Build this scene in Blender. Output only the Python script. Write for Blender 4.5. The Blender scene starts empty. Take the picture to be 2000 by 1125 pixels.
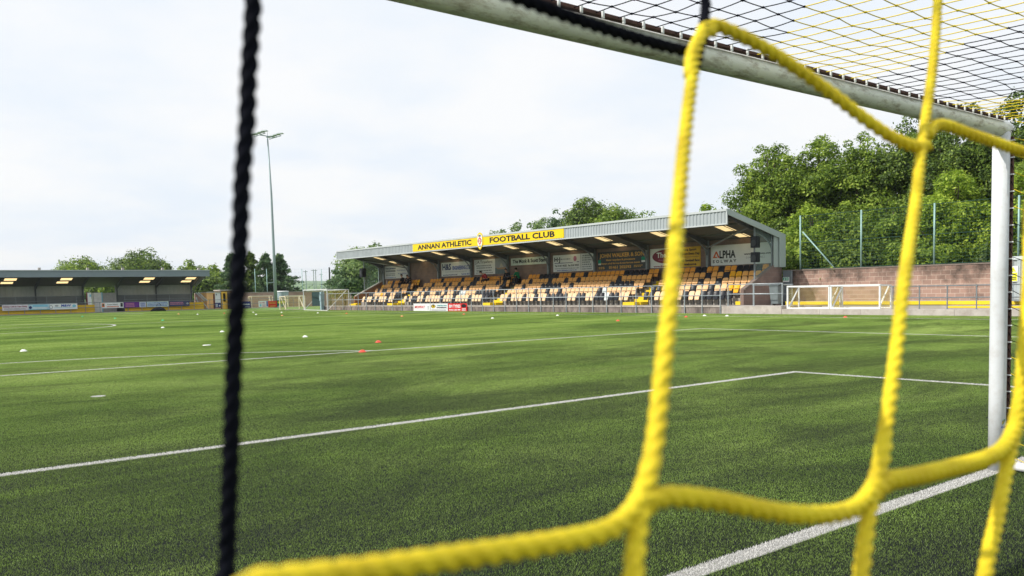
import bpy, math, random
import numpy as np
from mathutils import Vector, Matrix
random.seed(7)
C = bpy.context.scene.collection
sc = bpy.context.scene
rad = math.radians

# ------------------------------------------------------------------ camera
# X runs along the near goal line (right = +X), Y up the pitch, Z up; origin = middle of the near goal
CAM = Vector((-2.896, -2.669, 1.3998))
YAW, PITCH, ROLL, FPX, CX, CY = 0.6836076, -0.0672719, -0.0210522, 1674.424, 1046.194, 681.149
_f = Vector((math.sin(YAW)*math.cos(PITCH), math.cos(YAW)*math.cos(PITCH), math.sin(PITCH)))
_r = Vector((math.cos(YAW), -math.sin(YAW), 0)); _u = _r.cross(_f)
_c, _s = math.cos(ROLL), math.sin(ROLL)
RT, UP = _c*_r+_s*_u, -_s*_r+_c*_u
cd = bpy.data.cameras.new('camera'); cam = bpy.data.objects.new('camera', cd); C.objects.link(cam)
M = Matrix.Identity(4)
for i in range(3):
    M[i][0], M[i][1], M[i][2], M[i][3] = RT[i], UP[i], -_f[i], CAM[i]
cam.matrix_world = M
cd.sensor_width = 36; cd.lens = FPX*36/2000
cd.shift_x = (1000-CX)/2000; cd.shift_y = (CY-562.5)/2000
cd.clip_start = 0.02; cd.clip_end = 9000
cd.dof.use_dof = True; cd.dof.focus_distance = 28; cd.dof.aperture_fstop = 14
sc.camera = cam

# ------------------------------------------------------------------ sky, sun, exposure
SUN = Vector((-1.0, 0.40, 0.95)).normalized()
w = bpy.data.worlds.new("World"); sc.world = w; w.use_nodes = True
nt = w.node_tree; nt.nodes.clear()
def N(nt, t, **k):
    n = nt.nodes.new(t)
    for a, b in k.items(): setattr(n, a, b)
    return n
sky = N(nt, 'ShaderNodeTexSky', sky_type='NISHITA', sun_disc=False)
sky.sun_elevation = math.asin(SUN.z); sky.sun_rotation = math.atan2(SUN.x, SUN.y)
sky.air_density = 1.2; sky.dust_density = 3.0; sky.ozone_density = 1.0
bg = N(nt, 'ShaderNodeBackground'); bg.inputs[1].default_value = 0.10
tc = N(nt, 'ShaderNodeTexCoord')
sep = N(nt, 'ShaderNodeSeparateXYZ'); nt.links.new(tc.outputs['Generated'], sep.inputs[0])
mx = N(nt, 'ShaderNodeMath', operation='ADD'); nt.links.new(sep.outputs[2], mx.inputs[0]); mx.inputs[1].default_value = 0.18
vd = N(nt, 'ShaderNodeVectorMath', operation='DIVIDE'); cb = N(nt, 'ShaderNodeCombineXYZ')
for i in range(3): nt.links.new(mx.outputs[0], cb.inputs[i])
nt.links.new(tc.outputs['Generated'], vd.inputs[0]); nt.links.new(cb.outputs[0], vd.inputs[1])
ns = N(nt, 'ShaderNodeTexNoise'); ns.inputs['Scale'].default_value = 1.6; ns.inputs['Detail'].default_value = 7; ns.inputs['Roughness'].default_value = 0.52
nt.links.new(vd.outputs[0], ns.inputs['Vector'])
rp = N(nt, 'ShaderNodeValToRGB'); rp.color_ramp.elements[0].position = 0.36; rp.color_ramp.elements[1].position = 0.62
rp.color_ramp.elements[0].color = (8.95, 9.65, 10.5, 1); rp.color_ramp.elements[1].color = (10.3, 10.4, 10.5, 1)
nt.links.new(ns.outputs[0], rp.inputs[0])
mix = N(nt, 'ShaderNodeMix', data_type='RGBA'); mix.inputs[0].default_value = 0.93
nt.links.new(sky.outputs[0], mix.inputs[6]); nt.links.new(rp.outputs[0], mix.inputs[7])
nt.links.new(mix.outputs[2], bg.inputs[0])
out = N(nt, 'ShaderNodeOutputWorld'); nt.links.new(bg.outputs[0], out.inputs[0])
sl = bpy.data.lights.new('sun', 'SUN'); sl.energy = 4.4; sl.angle = rad(0.6); sl.color = (1.0, 0.94, 0.85)
so = bpy.data.objects.new('sun', sl); C.objects.link(so)
so.rotation_euler = SUN.to_track_quat('Z', 'Y').to_euler()
sc.view_settings.view_transform = 'Standard'; sc.view_settings.look = 'None'
sc.view_settings.exposure = 0.0; sc.view_settings.gamma = 1.0
sc.cycles.transparent_max_bounces = 24; sc.cycles.max_bounces = 6

# ------------------------------------------------------------------ helpers
def ray(x, y): return (x-CX)/FPX*RT - (y-CY)/FPX*UP + _f
def atz(x, y, z=0): d = ray(x, y); return CAM+d*((z-CAM.z)/d.z)
def atX(x, y, X): d = ray(x, y); return CAM+d*((X-CAM.x)/d.x)
def atY(x, y, Y): d = ray(x, y); return CAM+d*((Y-CAM.y)/d.y)
def tag(o, label=None, cat=None, group=None, kind=None):
    if label: o['label'] = label
    if cat: o['category'] = cat
    if group: o['group'] = group
    if kind: o['kind'] = kind
    return o
def empty(name, loc=(0, 0, 0), rz=0, **k):
    o = bpy.data.objects.new(name, None); C.objects.link(o); o.location = loc; o.rotation_euler = (0, 0, rz); o.empty_display_size = .2
    return tag(o, **k)
class MB:
    def __init__(s): s.v = []; s.f = []; s.m = []; s.ms = []; s.cur = 0
    def add(s, v, f):
        n = len(s.v); s.v += [tuple(p) for p in v]; s.f += [tuple(i+n for i in q) for q in f]; s.m += [s.cur]*len(f); return s
    def mat(s, i): s.cur = i; return s
    def box(s, a, b):
        x0, y0, z0 = (min(a[i], b[i]) for i in range(3)); x1, y1, z1 = (max(a[i], b[i]) for i in range(3))
        return s.add([(x0,y0,z0),(x1,y0,z0),(x1,y1,z0),(x0,y1,z0),(x0,y0,z1),(x1,y0,z1),(x1,y1,z1),(x0,y1,z1)],
                     [(0,3,2,1),(4,5,6,7),(0,1,5,4),(1,2,6,5),(2,3,7,6),(3,0,4,7)])
    def prism(s, poly, d):      # poly: list of 3D points; d: extrude vector
        d = Vector(d); n = len(poly); p = [Vector(q) for q in poly]
        return s.add(p+[q+d for q in p], [tuple(range(n))[::-1], tuple(range(n, 2*n))]+[(i, (i+1) % n, (i+1) % n+n, i+n) for i in range(n)])
    def tube(s, pts, r, n=8, cap=True):
        pts = [Vector(p) for p in pts]; k = len(pts); rs = r if isinstance(r, (list, tuple)) else [r]*k
        v = []; ref = None
        for i, p in enumerate(pts):
            t = (pts[min(i+1, k-1)]-pts[max(i-1, 0)]).normalized()
            if ref is None: ref = Vector((0, 0, 1)) if abs(t.z) < .9 else Vector((1, 0, 0))
            a = t.cross(ref).normalized(); b = t.cross(a); ref = -b if False else ref
            for j in range(n):
                q = 2*math.pi*j/n; v.append(p+rs[i]*(math.cos(q)*a+math.sin(q)*b))
        f = [(i*n+j, i*n+(j+1) % n, (i+1)*n+(j+1) % n, (i+1)*n+j) for i in range(k-1) for j in range(n)]
        if cap: f += [tuple(range(n))[::-1], tuple(range((k-1)*n, k*n))]
        return s.add(v, f)
    def bar(s, p, q, wx, wy):   # rectangular bar p->q
        p, q = Vector(p), Vector(q); t = (q-p).normalized(); ref = Vector((0, 0, 1)) if abs(t.z) < .95 else Vector((1, 0, 0))
        a = t.cross(ref).normalized()*wx/2; b = t.cross(a).normalized()*wy/2
        return s.add([p-a-b, p+a-b, p+a+b, p-a+b, q-a-b, q+a-b, q+a+b, q-a+b], [(0,1,2,3),(7,6,5,4),(0,4,5,1),(1,5,6,2),(2,6,7,3),(3,7,4,0)])
    def disc(s, c, r, n=24, z1=0.0, r1=None):
        c = Vector(c); r1 = r if r1 is None else r1
        v = [c+Vector((r*math.cos(2*math.pi*i/n), r*math.sin(2*math.pi*i/n), 0)) for i in range(n)]
        v += [c+Vector((r1*math.cos(2*math.pi*i/n), r1*math.sin(2*math.pi*i/n), z1)) for i in range(n)]
        return s.add(v, [tuple(range(n))[::-1], tuple(range(n, 2*n))]+[(i, (i+1) % n, n+(i+1) % n, n+i) for i in range(n)])
    def mesh(s, name):
        me = bpy.data.meshes.new(name); me.from_pydata(s.v, [], s.f); me.update(); return me
    def build(s, name, mats, parent=None, smooth=False, bevel=0, recalc=True, **k):
        me = s.mesh(name)
        for m_ in (mats if isinstance(mats, (list, tuple)) else [mats]): me.materials.append(m_)
        if max(s.m, default=0): me.polygons.foreach_set('material_index', s.m)
        if smooth: me.polygons.foreach_set('use_smooth', [True]*len(me.polygons))
        if recalc:
            import bmesh
            bm = bmesh.new(); bm.from_mesh(me); bmesh.ops.recalc_face_normals(bm, faces=bm.faces)
            if bevel: bmesh.ops.bevel(bm, geom=bm.edges[:], offset=bevel, segments=2, affect='EDGES', clamp_overlap=True)
            bm.to_mesh(me); bm.free()
        o = bpy.data.objects.new(name, me); C.objects.link(o)
        if parent: o.parent = parent
        return tag(o, **k)
def link_copy(o, parent=None, **k):
    c = o.copy(); C.objects.link(c); c.parent = parent; return tag(c, **k)
def copy_tree(o, parent=None):
    c = o.copy(); C.objects.link(c); c.parent = parent
    for ch in list(o.children): copy_tree(ch, c)
    return c

# ------------------------------------------------------------------ materials
MATS = {}
def mat(name, col, rough=.6, metal=0, var=.15, vs=3.0, bump=0, bs=20, dirt=None, dirt_amt=.4, ds=1.0, spec=.28, col2=None, stretch=None):
    if name in MATS: return MATS[name]
    m = bpy.data.materials.new(name); m.use_nodes = True; nt = m.node_tree; b = nt.nodes['Principled BSDF']
    b.inputs['Roughness'].default_value = rough; b.inputs['Metallic'].default_value = metal; b.inputs['Specular IOR Level'].default_value = spec
    tc = N(nt, 'ShaderNodeTexCoord'); src = tc.outputs['Object']
    if stretch:
        mp = N(nt, 'ShaderNodeMapping'); mp.inputs['Scale'].default_value = stretch; nt.links.new(src, mp.inputs[0]); src = mp.outputs[0]
    n1 = N(nt, 'ShaderNodeTexNoise'); n1.inputs['Scale'].default_value = vs; n1.inputs['Detail'].default_value = 6; nt.links.new(src, n1.inputs['Vector'])
    r = N(nt, 'ShaderNodeValToRGB'); r.color_ramp.elements[0].position = .3; r.color_ramp.elements[1].position = .7
    c2 = col2 or tuple(c*(1-var) for c in col)
    r.color_ramp.elements[0].color = (*c2, 1); r.color_ramp.elements[1].color = (*(min(1, c*(1+var*.5)) for c in col), 1)
    nt.links.new(n1.outputs[0], r.inputs[0]); last = r.outputs[0]
    if dirt:
        n2 = N(nt, 'ShaderNodeTexNoise'); n2.inputs['Scale'].default_value = ds; n2.inputs['Detail'].default_value = 9; n2.inputs['Roughness'].default_value = .7; nt.links.new(src, n2.inputs['Vector'])
        r2 = N(nt, 'ShaderNodeValToRGB'); r2.color_ramp.elements[0].position = .48; r2.color_ramp.elements[1].position = .66; nt.links.new(n2.outputs[0], r2.inputs[0])
        mm = N(nt, 'ShaderNodeMath', operation='MULTIPLY'); nt.links.new(r2.outputs[0], mm.inputs[0]); mm.inputs[1].default_value = dirt_amt
        mi = N(nt, 'ShaderNodeMix', data_type='RGBA'); nt.links.new(mm.outputs[0], mi.inputs[0]); nt.links.new(last, mi.inputs[6]); mi.inputs[7].default_value = (*dirt, 1); last = mi.outputs[2]
    nt.links.new(last, b.inputs['Base Color'])
    if bump:
        n3 = N(nt, 'ShaderNodeTexNoise'); n3.inputs['Scale'].default_value = bs; nt.links.new(tc.outputs['Object'], n3.inputs['Vector'])
        bp = N(nt, 'ShaderNodeBump'); bp.inputs['Strength'].default_value = bump; bp.inputs['Distance'].default_value = .01; nt.links.new(n3.outputs[0], bp.inputs['Height']); nt.links.new(bp.outputs[0], b.inputs['Normal'])
    MATS[name] = m; return m
def brick(name, c1, c2, mortar, bw=.45, bh=.215, dirt=(.1, .08, .07), amt=.55, top=None, sh=0.0):
    m = bpy.data.materials.new(name); m.use_nodes = True; nt = m.node_tree; b = nt.nodes['Principled BSDF']; b.inputs['Roughness'].default_value = .9
    tc = N(nt, 'ShaderNodeTexCoord'); sp = N(nt, 'ShaderNodeSeparateXYZ'); nt.links.new(tc.outputs['Object'], sp.inputs[0])
    ad = N(nt, 'ShaderNodeMath', operation='ADD'); nt.links.new(sp.outputs[0], ad.inputs[0]); nt.links.new(sp.outputs[1], ad.inputs[1])
    az = N(nt, 'ShaderNodeMath', operation='ADD'); nt.links.new(sp.outputs[2], az.inputs[0]); az.inputs[1].default_value = sh
    cb = N(nt, 'ShaderNodeCombineXYZ'); nt.links.new(ad.outputs[0], cb.inputs[0]); nt.links.new(az.outputs[0], cb.inputs[1])
    br = N(nt, 'ShaderNodeTexBrick'); br.inputs['Scale'].default_value = 1; br.inputs['Brick Width'].default_value = bw; br.inputs['Row Height'].default_value = bh
    br.inputs['Mortar Size'].default_value = .010; br.inputs['Color1'].default_value = (*c1, 1); br.inputs['Color2'].default_value = (*c2, 1); br.inputs['Mortar'].default_value = (*mortar, 1)
    br.inputs['Bias'].default_value = -.1; nt.links.new(cb.outputs[0], br.inputs['Vector'])
    n2 = N(nt, 'ShaderNodeTexNoise'); n2.inputs['Scale'].default_value = .9; n2.inputs['Detail'].default_value = 9; n2.inputs['Roughness'].default_value = .65; nt.links.new(tc.outputs['Object'], n2.inputs['Vector'])
    fac = n2.outputs[0]
    if top:     # rain stains running down from the coping
        mr = N(nt, 'ShaderNodeMapRange'); nt.links.new(sp.outputs[2], mr.inputs[0]); mr.inputs[1].default_value = top-1.0; mr.inputs[2].default_value = top; mr.inputs[3].default_value = -.06; mr.inputs[4].default_value = .13
        aa = N(nt, 'ShaderNodeMath', operation='ADD'); nt.links.new(fac, aa.inputs[0]); nt.links.new(mr.outputs[0], aa.inputs[1]); fac = aa.outputs[0]
    r2 = N(nt, 'ShaderNodeValToRGB'); r2.color_ramp.elements[0].position = .45; r2.color_ramp.elements[1].position = .7; nt.links.new(fac, r2.inputs[0])
    mm = N(nt, 'ShaderNodeMath', operation='MULTIPLY'); nt.links.new(r2.outputs[0], mm.inputs[0]); mm.inputs[1].default_value = amt
    mi = N(nt, 'ShaderNodeMix', data_type='RGBA'); nt.links.new(mm.outputs[0], mi.inputs[0]); nt.links.new(br.outputs[0], mi.inputs[6]); mi.inputs[7].default_value = (*dirt, 1)
    nt.links.new(mi.outputs[2], b.inputs['Base Color'])
    bp = N(nt, 'ShaderNodeBump'); bp.inputs['Strength'].default_value = .5; bp.inputs['Distance'].default_value = .01; nt.links.new(br.outputs['Fac'], bp.inputs['Height']); bp.invert = True; nt.links.new(bp.outputs[0], b.inputs['Normal'])
    return m
galv = mat('galvanised_steel', (.42, .47, .50), .45, .3, .2, 8)
galv_d = mat('weathered_steel', (.24, .27, .29), .55, .3, .2, 6)
beam = mat('dark_steel_beam', (.10, .11, .12), .55, .2, .2, 3)
purl = mat('purlin_steel', (.16, .165, .16), .55, .2, .2, 3)
clad = mat('grey_cladding', (.37, .41, .43), .45, 0, .08, 1.5)
clad_trim = mat('pale_trim', (.50, .54, .55), .45, 0, .06, 1)
clad_green = mat('grey_green_trim', (.36, .43, .41), .5, 0, .08, 1)
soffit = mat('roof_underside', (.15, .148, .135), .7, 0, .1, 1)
concrete = mat('pale_concrete', (.44, .40, .36), .9, 0, .18, 2.2, .3, 30, (.24, .20, .17), .5, 1.1)
concrete_k = mat('kerb_concrete', (.50, .46, .42), .9, 0, .15, 2.5, .3, 30, (.28, .23, .19), .6, 1.6)
concrete_t = mat('terrace_concrete', (.34, .32, .29), .9, 0, .2, 2, .3, 25, (.16, .14, .12), .5, 1)
stained = mat('stained_concrete', (.20, .165, .15), .92, 0, .45, 2.4, .3, 20, (.42, .36, .31), .55, 1.5, stretch=(1, 1.3, .7))
yellow_p = mat('yellow_paint', (.80, .58, .02), .6, 0, .10, 2, 0, 20, (.45, .32, .08), .4, 2)
yellow_dk = mat('ochre_paint', (.68, .43, .02), .7, 0, .2, 1.2, 0, 20, (.28, .19, .06), .5, 1.2)
whitep = mat('white_paint', (.80, .82, .82), .35, 0, .04, 5, 0, 20, (.52, .47, .40), .35, 6)
post_white = mat('goalpost_white', (.66, .69, .72), .28, 0, .03, 4, 0, 20, (.36, .30, .25), .22, 11)
bar_white = mat('crossbar_white', (.82, .84, .78), .4, 0, .05, 4, 0, 20, (.24, .19, .12), .7, 15, stretch=(.5, 1.6, 1.6))
lacing = mat('brown_lacing_track', (.10, .05, .04), .8, 0, .3, 30)
sign_white = mat('sign_white', (.74, .76, .76), .4, 0, .04, 2)
sign_navy = mat('sign_navy', (.02, .03, .14), .4, 0, .1, 2)
sign_blue = mat('sign_blue', (.03, .08, .40), .4, 0, .1, 2)
sign_cyan = mat('sign_pale_blue', (.22, .52, .68), .4, 0, .1, 2)
sign_teal = mat('sign_teal', (.02, .30, .30), .4, 0, .1, 2)
sign_red = mat('sign_red', (.60, .02, .02), .4, 0, .08, 2)
sign_maroon = mat('sign_maroon', (.20, .015, .04), .4, 0, .1, 2)
sign_orange = mat('sign_orange', (.65, .12, .03), .4, 0, .1, 2)
sign_black = mat('sign_black', (.012, .014, .02), .4, 0, .1, 2)
sign_charcoal = mat('sign_charcoal', (.045, .05, .052), .4, 0, .1, 2)
sign_grey = mat('sign_grey', (.30, .32, .34), .5, 0, .1, 2)
sign_gold = mat('sign_gold', (.65, .36, .07), .4, 0, .1, 2)
sign_yellow = mat('sign_yellow', (.85, .60, .01), .4, 0, .05, 2)
sign_lemon = mat('sign_lemon', (.82, .82, .05), .4, 0, .05, 2)
sign_purple = mat('sign_purple', (.12, .02, .22), .4, 0, .05, 2)
sign_green = mat('sign_green', (.0, .12, .075), .4, 0, .05, 2)
sign_brightgreen = mat('sign_exit_green', (.0, .28, .16), .4, 0, .05, 2)
sign_pink = mat('sign_pink', (.55, .22, .33), .5, 0, .2, 9)
rubber = mat('black_rubber', (.02, .02, .022), .7)
plastic_bk = mat('black_plastic', (.016, .018, .024), .42, 0, .2, 9)
dark_cloth = mat('dark_cloth', (.02, .02, .024), .9)
bin_grey = mat('bin_grey', (.16, .19, .20), .45, 0, .15, 4)
cont_grey = mat('container_grey', (.40, .46, .48), .5, 0, .08, 1.2, 0, 20, (.28, .24, .2), .4, 2)
hut_orange = mat('hut_orange', (.85, .50, .20), .6, 0, .15, 1.5)
hut_amber = mat('hut_amber', (.75, .45, .06), .7, 0, .2, 1.5)
leafy_stem = mat('bark', (.10, .08, .06), .95, 0, .3, 4, .5, 10)
block_pink = brick('weathered_blockwork', (.38, .245, .195), (.27, .175, .14), (.54, .44, .37), .46, .225, (.07, .05, .04), 1.0, top=2.26, sh=.03)
brick_end = brick('stand_blockwork', (.25, .17, .14), (.20, .14, .12), (.24, .19, .17), .44, .215, (.07, .05, .045), .5)
brick_in = brick('orange_brown_blockwork', (.34, .16, .07), (.26, .12, .055), (.22, .14, .09), .44, .215, (.1, .06, .04), .4)
brick_far = brick('pink_blockwork', (.46, .30, .26), (.38, .26, .22), (.45, .36, .32), .45, .225, (.2, .13, .1), .5, top=2.0)
def glassy(name, tint, fac):
    m = bpy.data.materials.new(name); m.use_nodes = True; nt = m.node_tree; b = nt.nodes['Principled BSDF']
    b.inputs['Base Color'].default_value = (*tint, 1); b.inputs['Roughness'].default_value = .08
    tr = N(nt, 'ShaderNodeBsdfTransparent'); tr.inputs[0].default_value = (.86, .93, .91, 1)
    mi = N(nt, 'ShaderNodeMixShader'); mi.inputs[0].default_value = fac
    nt.links.new(tr.outputs[0], mi.inputs[1]); nt.links.new(b.outputs[0], mi.inputs[2]); nt.links.new(mi.outputs[0], nt.nodes['Material Output'].inputs[0])
    return m
glass = glassy('clear_screen_glass', (.45, .62, .58), .16)
glass_far = glassy('scratched_screen_glass', (.40, .58, .52), .36)
sk = bpy.data.materials.new('translucent_rooflight'); sk.use_nodes = True; _n = sk.node_tree; _t = N(_n, 'ShaderNodeBsdfTranslucent'); _t.inputs[0].default_value = (.93, .74, .42, 1)
_nz = N(_n, 'ShaderNodeTexNoise'); _nz.inputs['Scale'].default_value = 3; _rr = N(_n, 'ShaderNodeValToRGB'); _rr.color_ramp.elements[0].color = (.66, .46, .19, 1); _rr.color_ramp.elements[1].color = (.85, .66, .35, 1)
_n.links.new(_nz.outputs[0], _rr.inputs[0]); _n.links.new(_rr.outputs[0], _t.inputs[0]); _n.links.new(_t.outputs[0], _n.nodes['Material Output'].inputs[0])

# scalar-expression nodes for the pitch lines
class X:
    def __init__(s, nt, o): s.nt, s.o = nt, o
    def op(s, t, *a):
        n = N(s.nt, 'ShaderNodeMath', operation=t)
        for i, v in enumerate((s,)+a):
            if isinstance(v, X): s.nt.links.new(v.o, n.inputs[i])
            else: n.inputs[i].default_value = v
        return X(s.nt, n.outputs[0])
    def __add__(s, b): return s.op('ADD', b)
    def __sub__(s, b): return s.op('SUBTRACT', b)
    def __mul__(s, b): return s.op('MULTIPLY', b)
    def abs(s): return s.op('ABSOLUTE')
    def max(s, b): return s.op('MAXIMUM', b)
    def min(s, b): return s.op('MINIMUM', b)
    def lt(s, b): return s.op('LESS_THAN', b)
    def gt(s, b): return s.op('GREATER_THAN', b)
def line_mask(nt):
    g = N(nt, 'ShaderNodeNewGeometry'); sp = N(nt, 'ShaderNodeSeparateXYZ'); nt.links.new(g.outputs['Position'], sp.inputs[0])
    x, y = X(nt, sp.outputs[0]), X(nt, sp.outputs[1]); ax = x.abs()
    yy = y.min((y*-1)+100.6)            # the same markings at both ends
    band = lambda d: (d+.06).abs().lt(.062)
    m = band((ax-29.95).max(yy*-1))
    inside = yy.gt(0)
    m = m.max(band((ax-9.16).max(yy-5.47))*inside)
    m = m.max(band((ax-19.93).max(yy-16.42))*inside)
    rr = ((x*x)+((yy-11)*(yy-11))).op('SQRT')
    m = m.max((rr-9.15).abs().lt(.06)*yy.gt(16.42))
    m = m.max(rr.lt(.10))
    yc = y-50.3; rc = ((x*x)+(yc*yc)).op('SQRT')
    m = m.max((rc-9.15).abs().lt(.07)); m = m.max(yc.abs().lt(.06)*ax.lt(29.95))
    nz = N(nt, 'ShaderNodeTexNoise'); nz.inputs['Scale'].default_value = 1.3; nz.inputs['Detail'].default_value = 5; nt.links.new(g.outputs['Position'], nz.inputs['Vector'])
    wear = X(nt, nz.outputs[0])
    return m, wear, g
def patches(nt, g, a, b, c):
    """colour of the pile from large combed patches"""
    mp = N(nt, 'ShaderNodeMapping'); mp.inputs['Rotation'].default_value = (0, 0, rad(28)); mp.inputs['Scale'].default_value = (.12, .24, .3); nt.links.new(g.outputs['Position'], mp.inputs[0])
    n = N(nt, 'ShaderNodeTexNoise'); n.inputs['Scale'].default_value = 1.0; n.inputs['Detail'].default_value = 8; n.inputs['Roughness'].default_value = .68; n.inputs['Distortion'].default_value = .6
    nt.links.new(mp.outputs[0], n.inputs['Vector'])
    r = N(nt, 'ShaderNodeValToRGB'); r.color_ramp.elements[0].position = .34; r.color_ramp.elements[1].position = .68
    r.color_ramp.elements[0].color = (*a, 1); r.color_ramp.elements[1].color = (*c, 1); e = r.color_ramp.elements.new(.5); e.color = (*b, 1)
    nt.links.new(n.outputs[0], r.inputs[0])
    # worn, crumb-filled patches, mostly round the goal mouth
    w1 = N(nt, 'ShaderNodeTexNoise'); w1.inputs['Scale'].default_value = .42; w1.inputs['Detail'].default_value = 9; w1.inputs['Roughness'].default_value = .72; w1.inputs['Distortion'].default_value = .8
    m2 = N(nt, 'ShaderNodeMapping'); m2.inputs['Rotation'].default_value = (0, 0, rad(-12)); m2.inputs['Scale'].default_value = (.55, 1.25, 1); nt.links.new(g.outputs['Position'], m2.inputs[0]); nt.links.new(m2.outputs[0], w1.inputs['Vector'])
    sp = N(nt, 'ShaderNodeSeparateXYZ'); nt.links.new(g.outputs['Position'], sp.inputs[0])
    d = X(nt, sp.outputs[1])
    fall = N(nt, 'ShaderNodeMapRange'); nt.links.new(d.o, fall.inputs[0]); fall.inputs[1].default_value = 3; fall.inputs[2].default_value = 24; fall.inputs[3].default_value = .085; fall.inputs[4].default_value = -.06
    mr = N(nt, 'ShaderNodeMapRange'); nt.links.new((X(nt, w1.outputs[0])+X(nt, fall.outputs[0])).o, mr.inputs[0]); mr.inputs[1].default_value = .47; mr.inputs[2].default_value = .66; mr.inputs[3].default_value = 0; mr.inputs[4].default_value = .80
    mw = N(nt, 'ShaderNodeMix', data_type='RGBA'); nt.links.new(mr.outputs[0], mw.inputs[0]); nt.links.new(r.outputs[0], mw.inputs[6]); mw.inputs[7].default_value = (a[0]*.74, a[1]*.60, a[2]*1.7, 1)
    return mw.outputs[2]
blade = bpy.data.materials.new('turf_fibre'); blade.use_nodes = True; nt = blade.node_tree; b = nt.nodes['Principled BSDF']
msk, wear, g = line_mask(nt)
base = patches(nt, g, (.135, .26, .012), (.27, .435, .032), (.45, .62, .09))
isl = N(nt, 'ShaderNodeObjectInfo'); g2 = N(nt, 'ShaderNodeNewGeometry')
rv = X(nt, g2.outputs['Random Per Island'])
hs = N(nt, 'ShaderNodeHueSaturation'); nt.links.new(base, hs.inputs['Color']); nt.links.new((rv*.9+.55).o, hs.inputs['Value']); nt.links.new((rv*-.25+1.0).o, hs.inputs['Saturation'])
mi = N(nt, 'ShaderNodeMix', data_type='RGBA'); keep = (msk*(rv+wear*.6).gt(.27)); nt.links.new(keep.o, mi.inputs[0]); nt.links.new(hs.outputs[0], mi.inputs[6]); mi.inputs[7].default_value = (.88, .87, .85, 1)
nt.links.new(mi.outputs[2], b.inputs['Base Color']); b.inputs['Roughness'].default_value = .5; b.inputs['Specular IOR Level'].default_value = .3
tl = N(nt, 'ShaderNodeBsdfTranslucent'); nt.links.new(mi.outputs[2], tl.inputs[0]); ms = N(nt, 'ShaderNodeMixShader'); ms.inputs[0].default_value = .35
nt.links.new(b.outputs[0], ms.inputs[1]); nt.links.new(tl.outputs[0], ms.inputs[2]); nt.links.new(ms.outputs[0], nt.nodes['Material Output'].inputs[0])
turf = bpy.data.materials.new('turf_infill'); turf.use_nodes = True; nt = turf.node_tree; b = nt.nodes['Principled BSDF']
msk, wear, g = line_mask(nt); base = patches(nt, g, (.014, .020, .010), (.018, .026, .012), (.026, .036, .016))
mi = N(nt, 'ShaderNodeMix', data_type='RGBA'); nt.links.new((msk*.55).o, mi.inputs[0]); nt.links.new(base, mi.inputs[6]); mi.inputs[7].default_value = (.45, .44, .42, 1)
nt.links.new(mi.outputs[2], b.inputs['Base Color']); b.inputs['Roughness'].default_value = .95; b.inputs['Specular IOR Level'].default_value = .08
field = mat('meadow_grass', (.16, .26, .07), .95, 0, .35, .02, col2=(.10, .19, .05))

def foliage(name, dark, mid, light, tr=.35, cs=.55):
    m = bpy.data.materials.new(name); m.use_nodes = True; nt = m.node_tree; b = nt.nodes['Principled BSDF']; b.inputs['Roughness'].default_value = .55; b.inputs['Specular IOR Level'].default_value = .35
    g = N(nt, 'ShaderNodeNewGeometry'); tc = N(nt, 'ShaderNodeTexCoord'); n = N(nt, 'ShaderNodeTexNoise'); n.inputs['Scale'].default_value = cs; n.inputs['Detail'].default_value = 3; nt.links.new(tc.outputs['Object'], n.inputs['Vector'])
    v = X(nt, g.outputs['Random Per Island'])*.55+X(nt, n.outputs[0])*.9-.22
    r = N(nt, 'ShaderNodeValToRGB'); e = r.color_ramp.elements; e[0].position = .15; e[0].color = (*dark, 1); e[1].position = .85; e[1].color = (*light, 1); q = e.new(.5); q.color = (*mid, 1)  # varied leaf tones, dark end deepened to paint shadow between clumps
    nt.links.new(v.o, r.inputs[0]); nt.links.new(r.outputs[0], b.inputs['Base Color'])
    tl = N(nt, 'ShaderNodeBsdfTranslucent'); nt.links.new(r.outputs[0], tl.inputs[0]); ms = N(nt, 'ShaderNodeMixShader'); ms.inputs[0].default_value = tr
    nt.links.new(b.outputs[0], ms.inputs[1]); nt.links.new(tl.outputs[0], ms.inputs[2]); nt.links.new(ms.outputs[0], nt.nodes['Material Output'].inputs[0])
    return m
F_mid = foliage('leaves_mid_green', (.035, .075, .008), (.16, .26, .024), (.42, .54, .075), .42)
F_dark = foliage('leaves_dark_green', (.02, .045, .008), (.095, .165, .02), (.28, .38, .055), .36)
F_bright = foliage('leaves_bright_green', (.055, .11, .008), (.24, .37, .026), (.54, .66, .085), .45)
F_blue = foliage('leaves_blue_green', (.04, .085, .035), (.09, .17, .07), (.20, .30, .11), .4)
F_grey = foliage('leaves_grey_green', (.09, .16, .05), (.18, .28, .085), (.36, .46, .16), .45)

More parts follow.
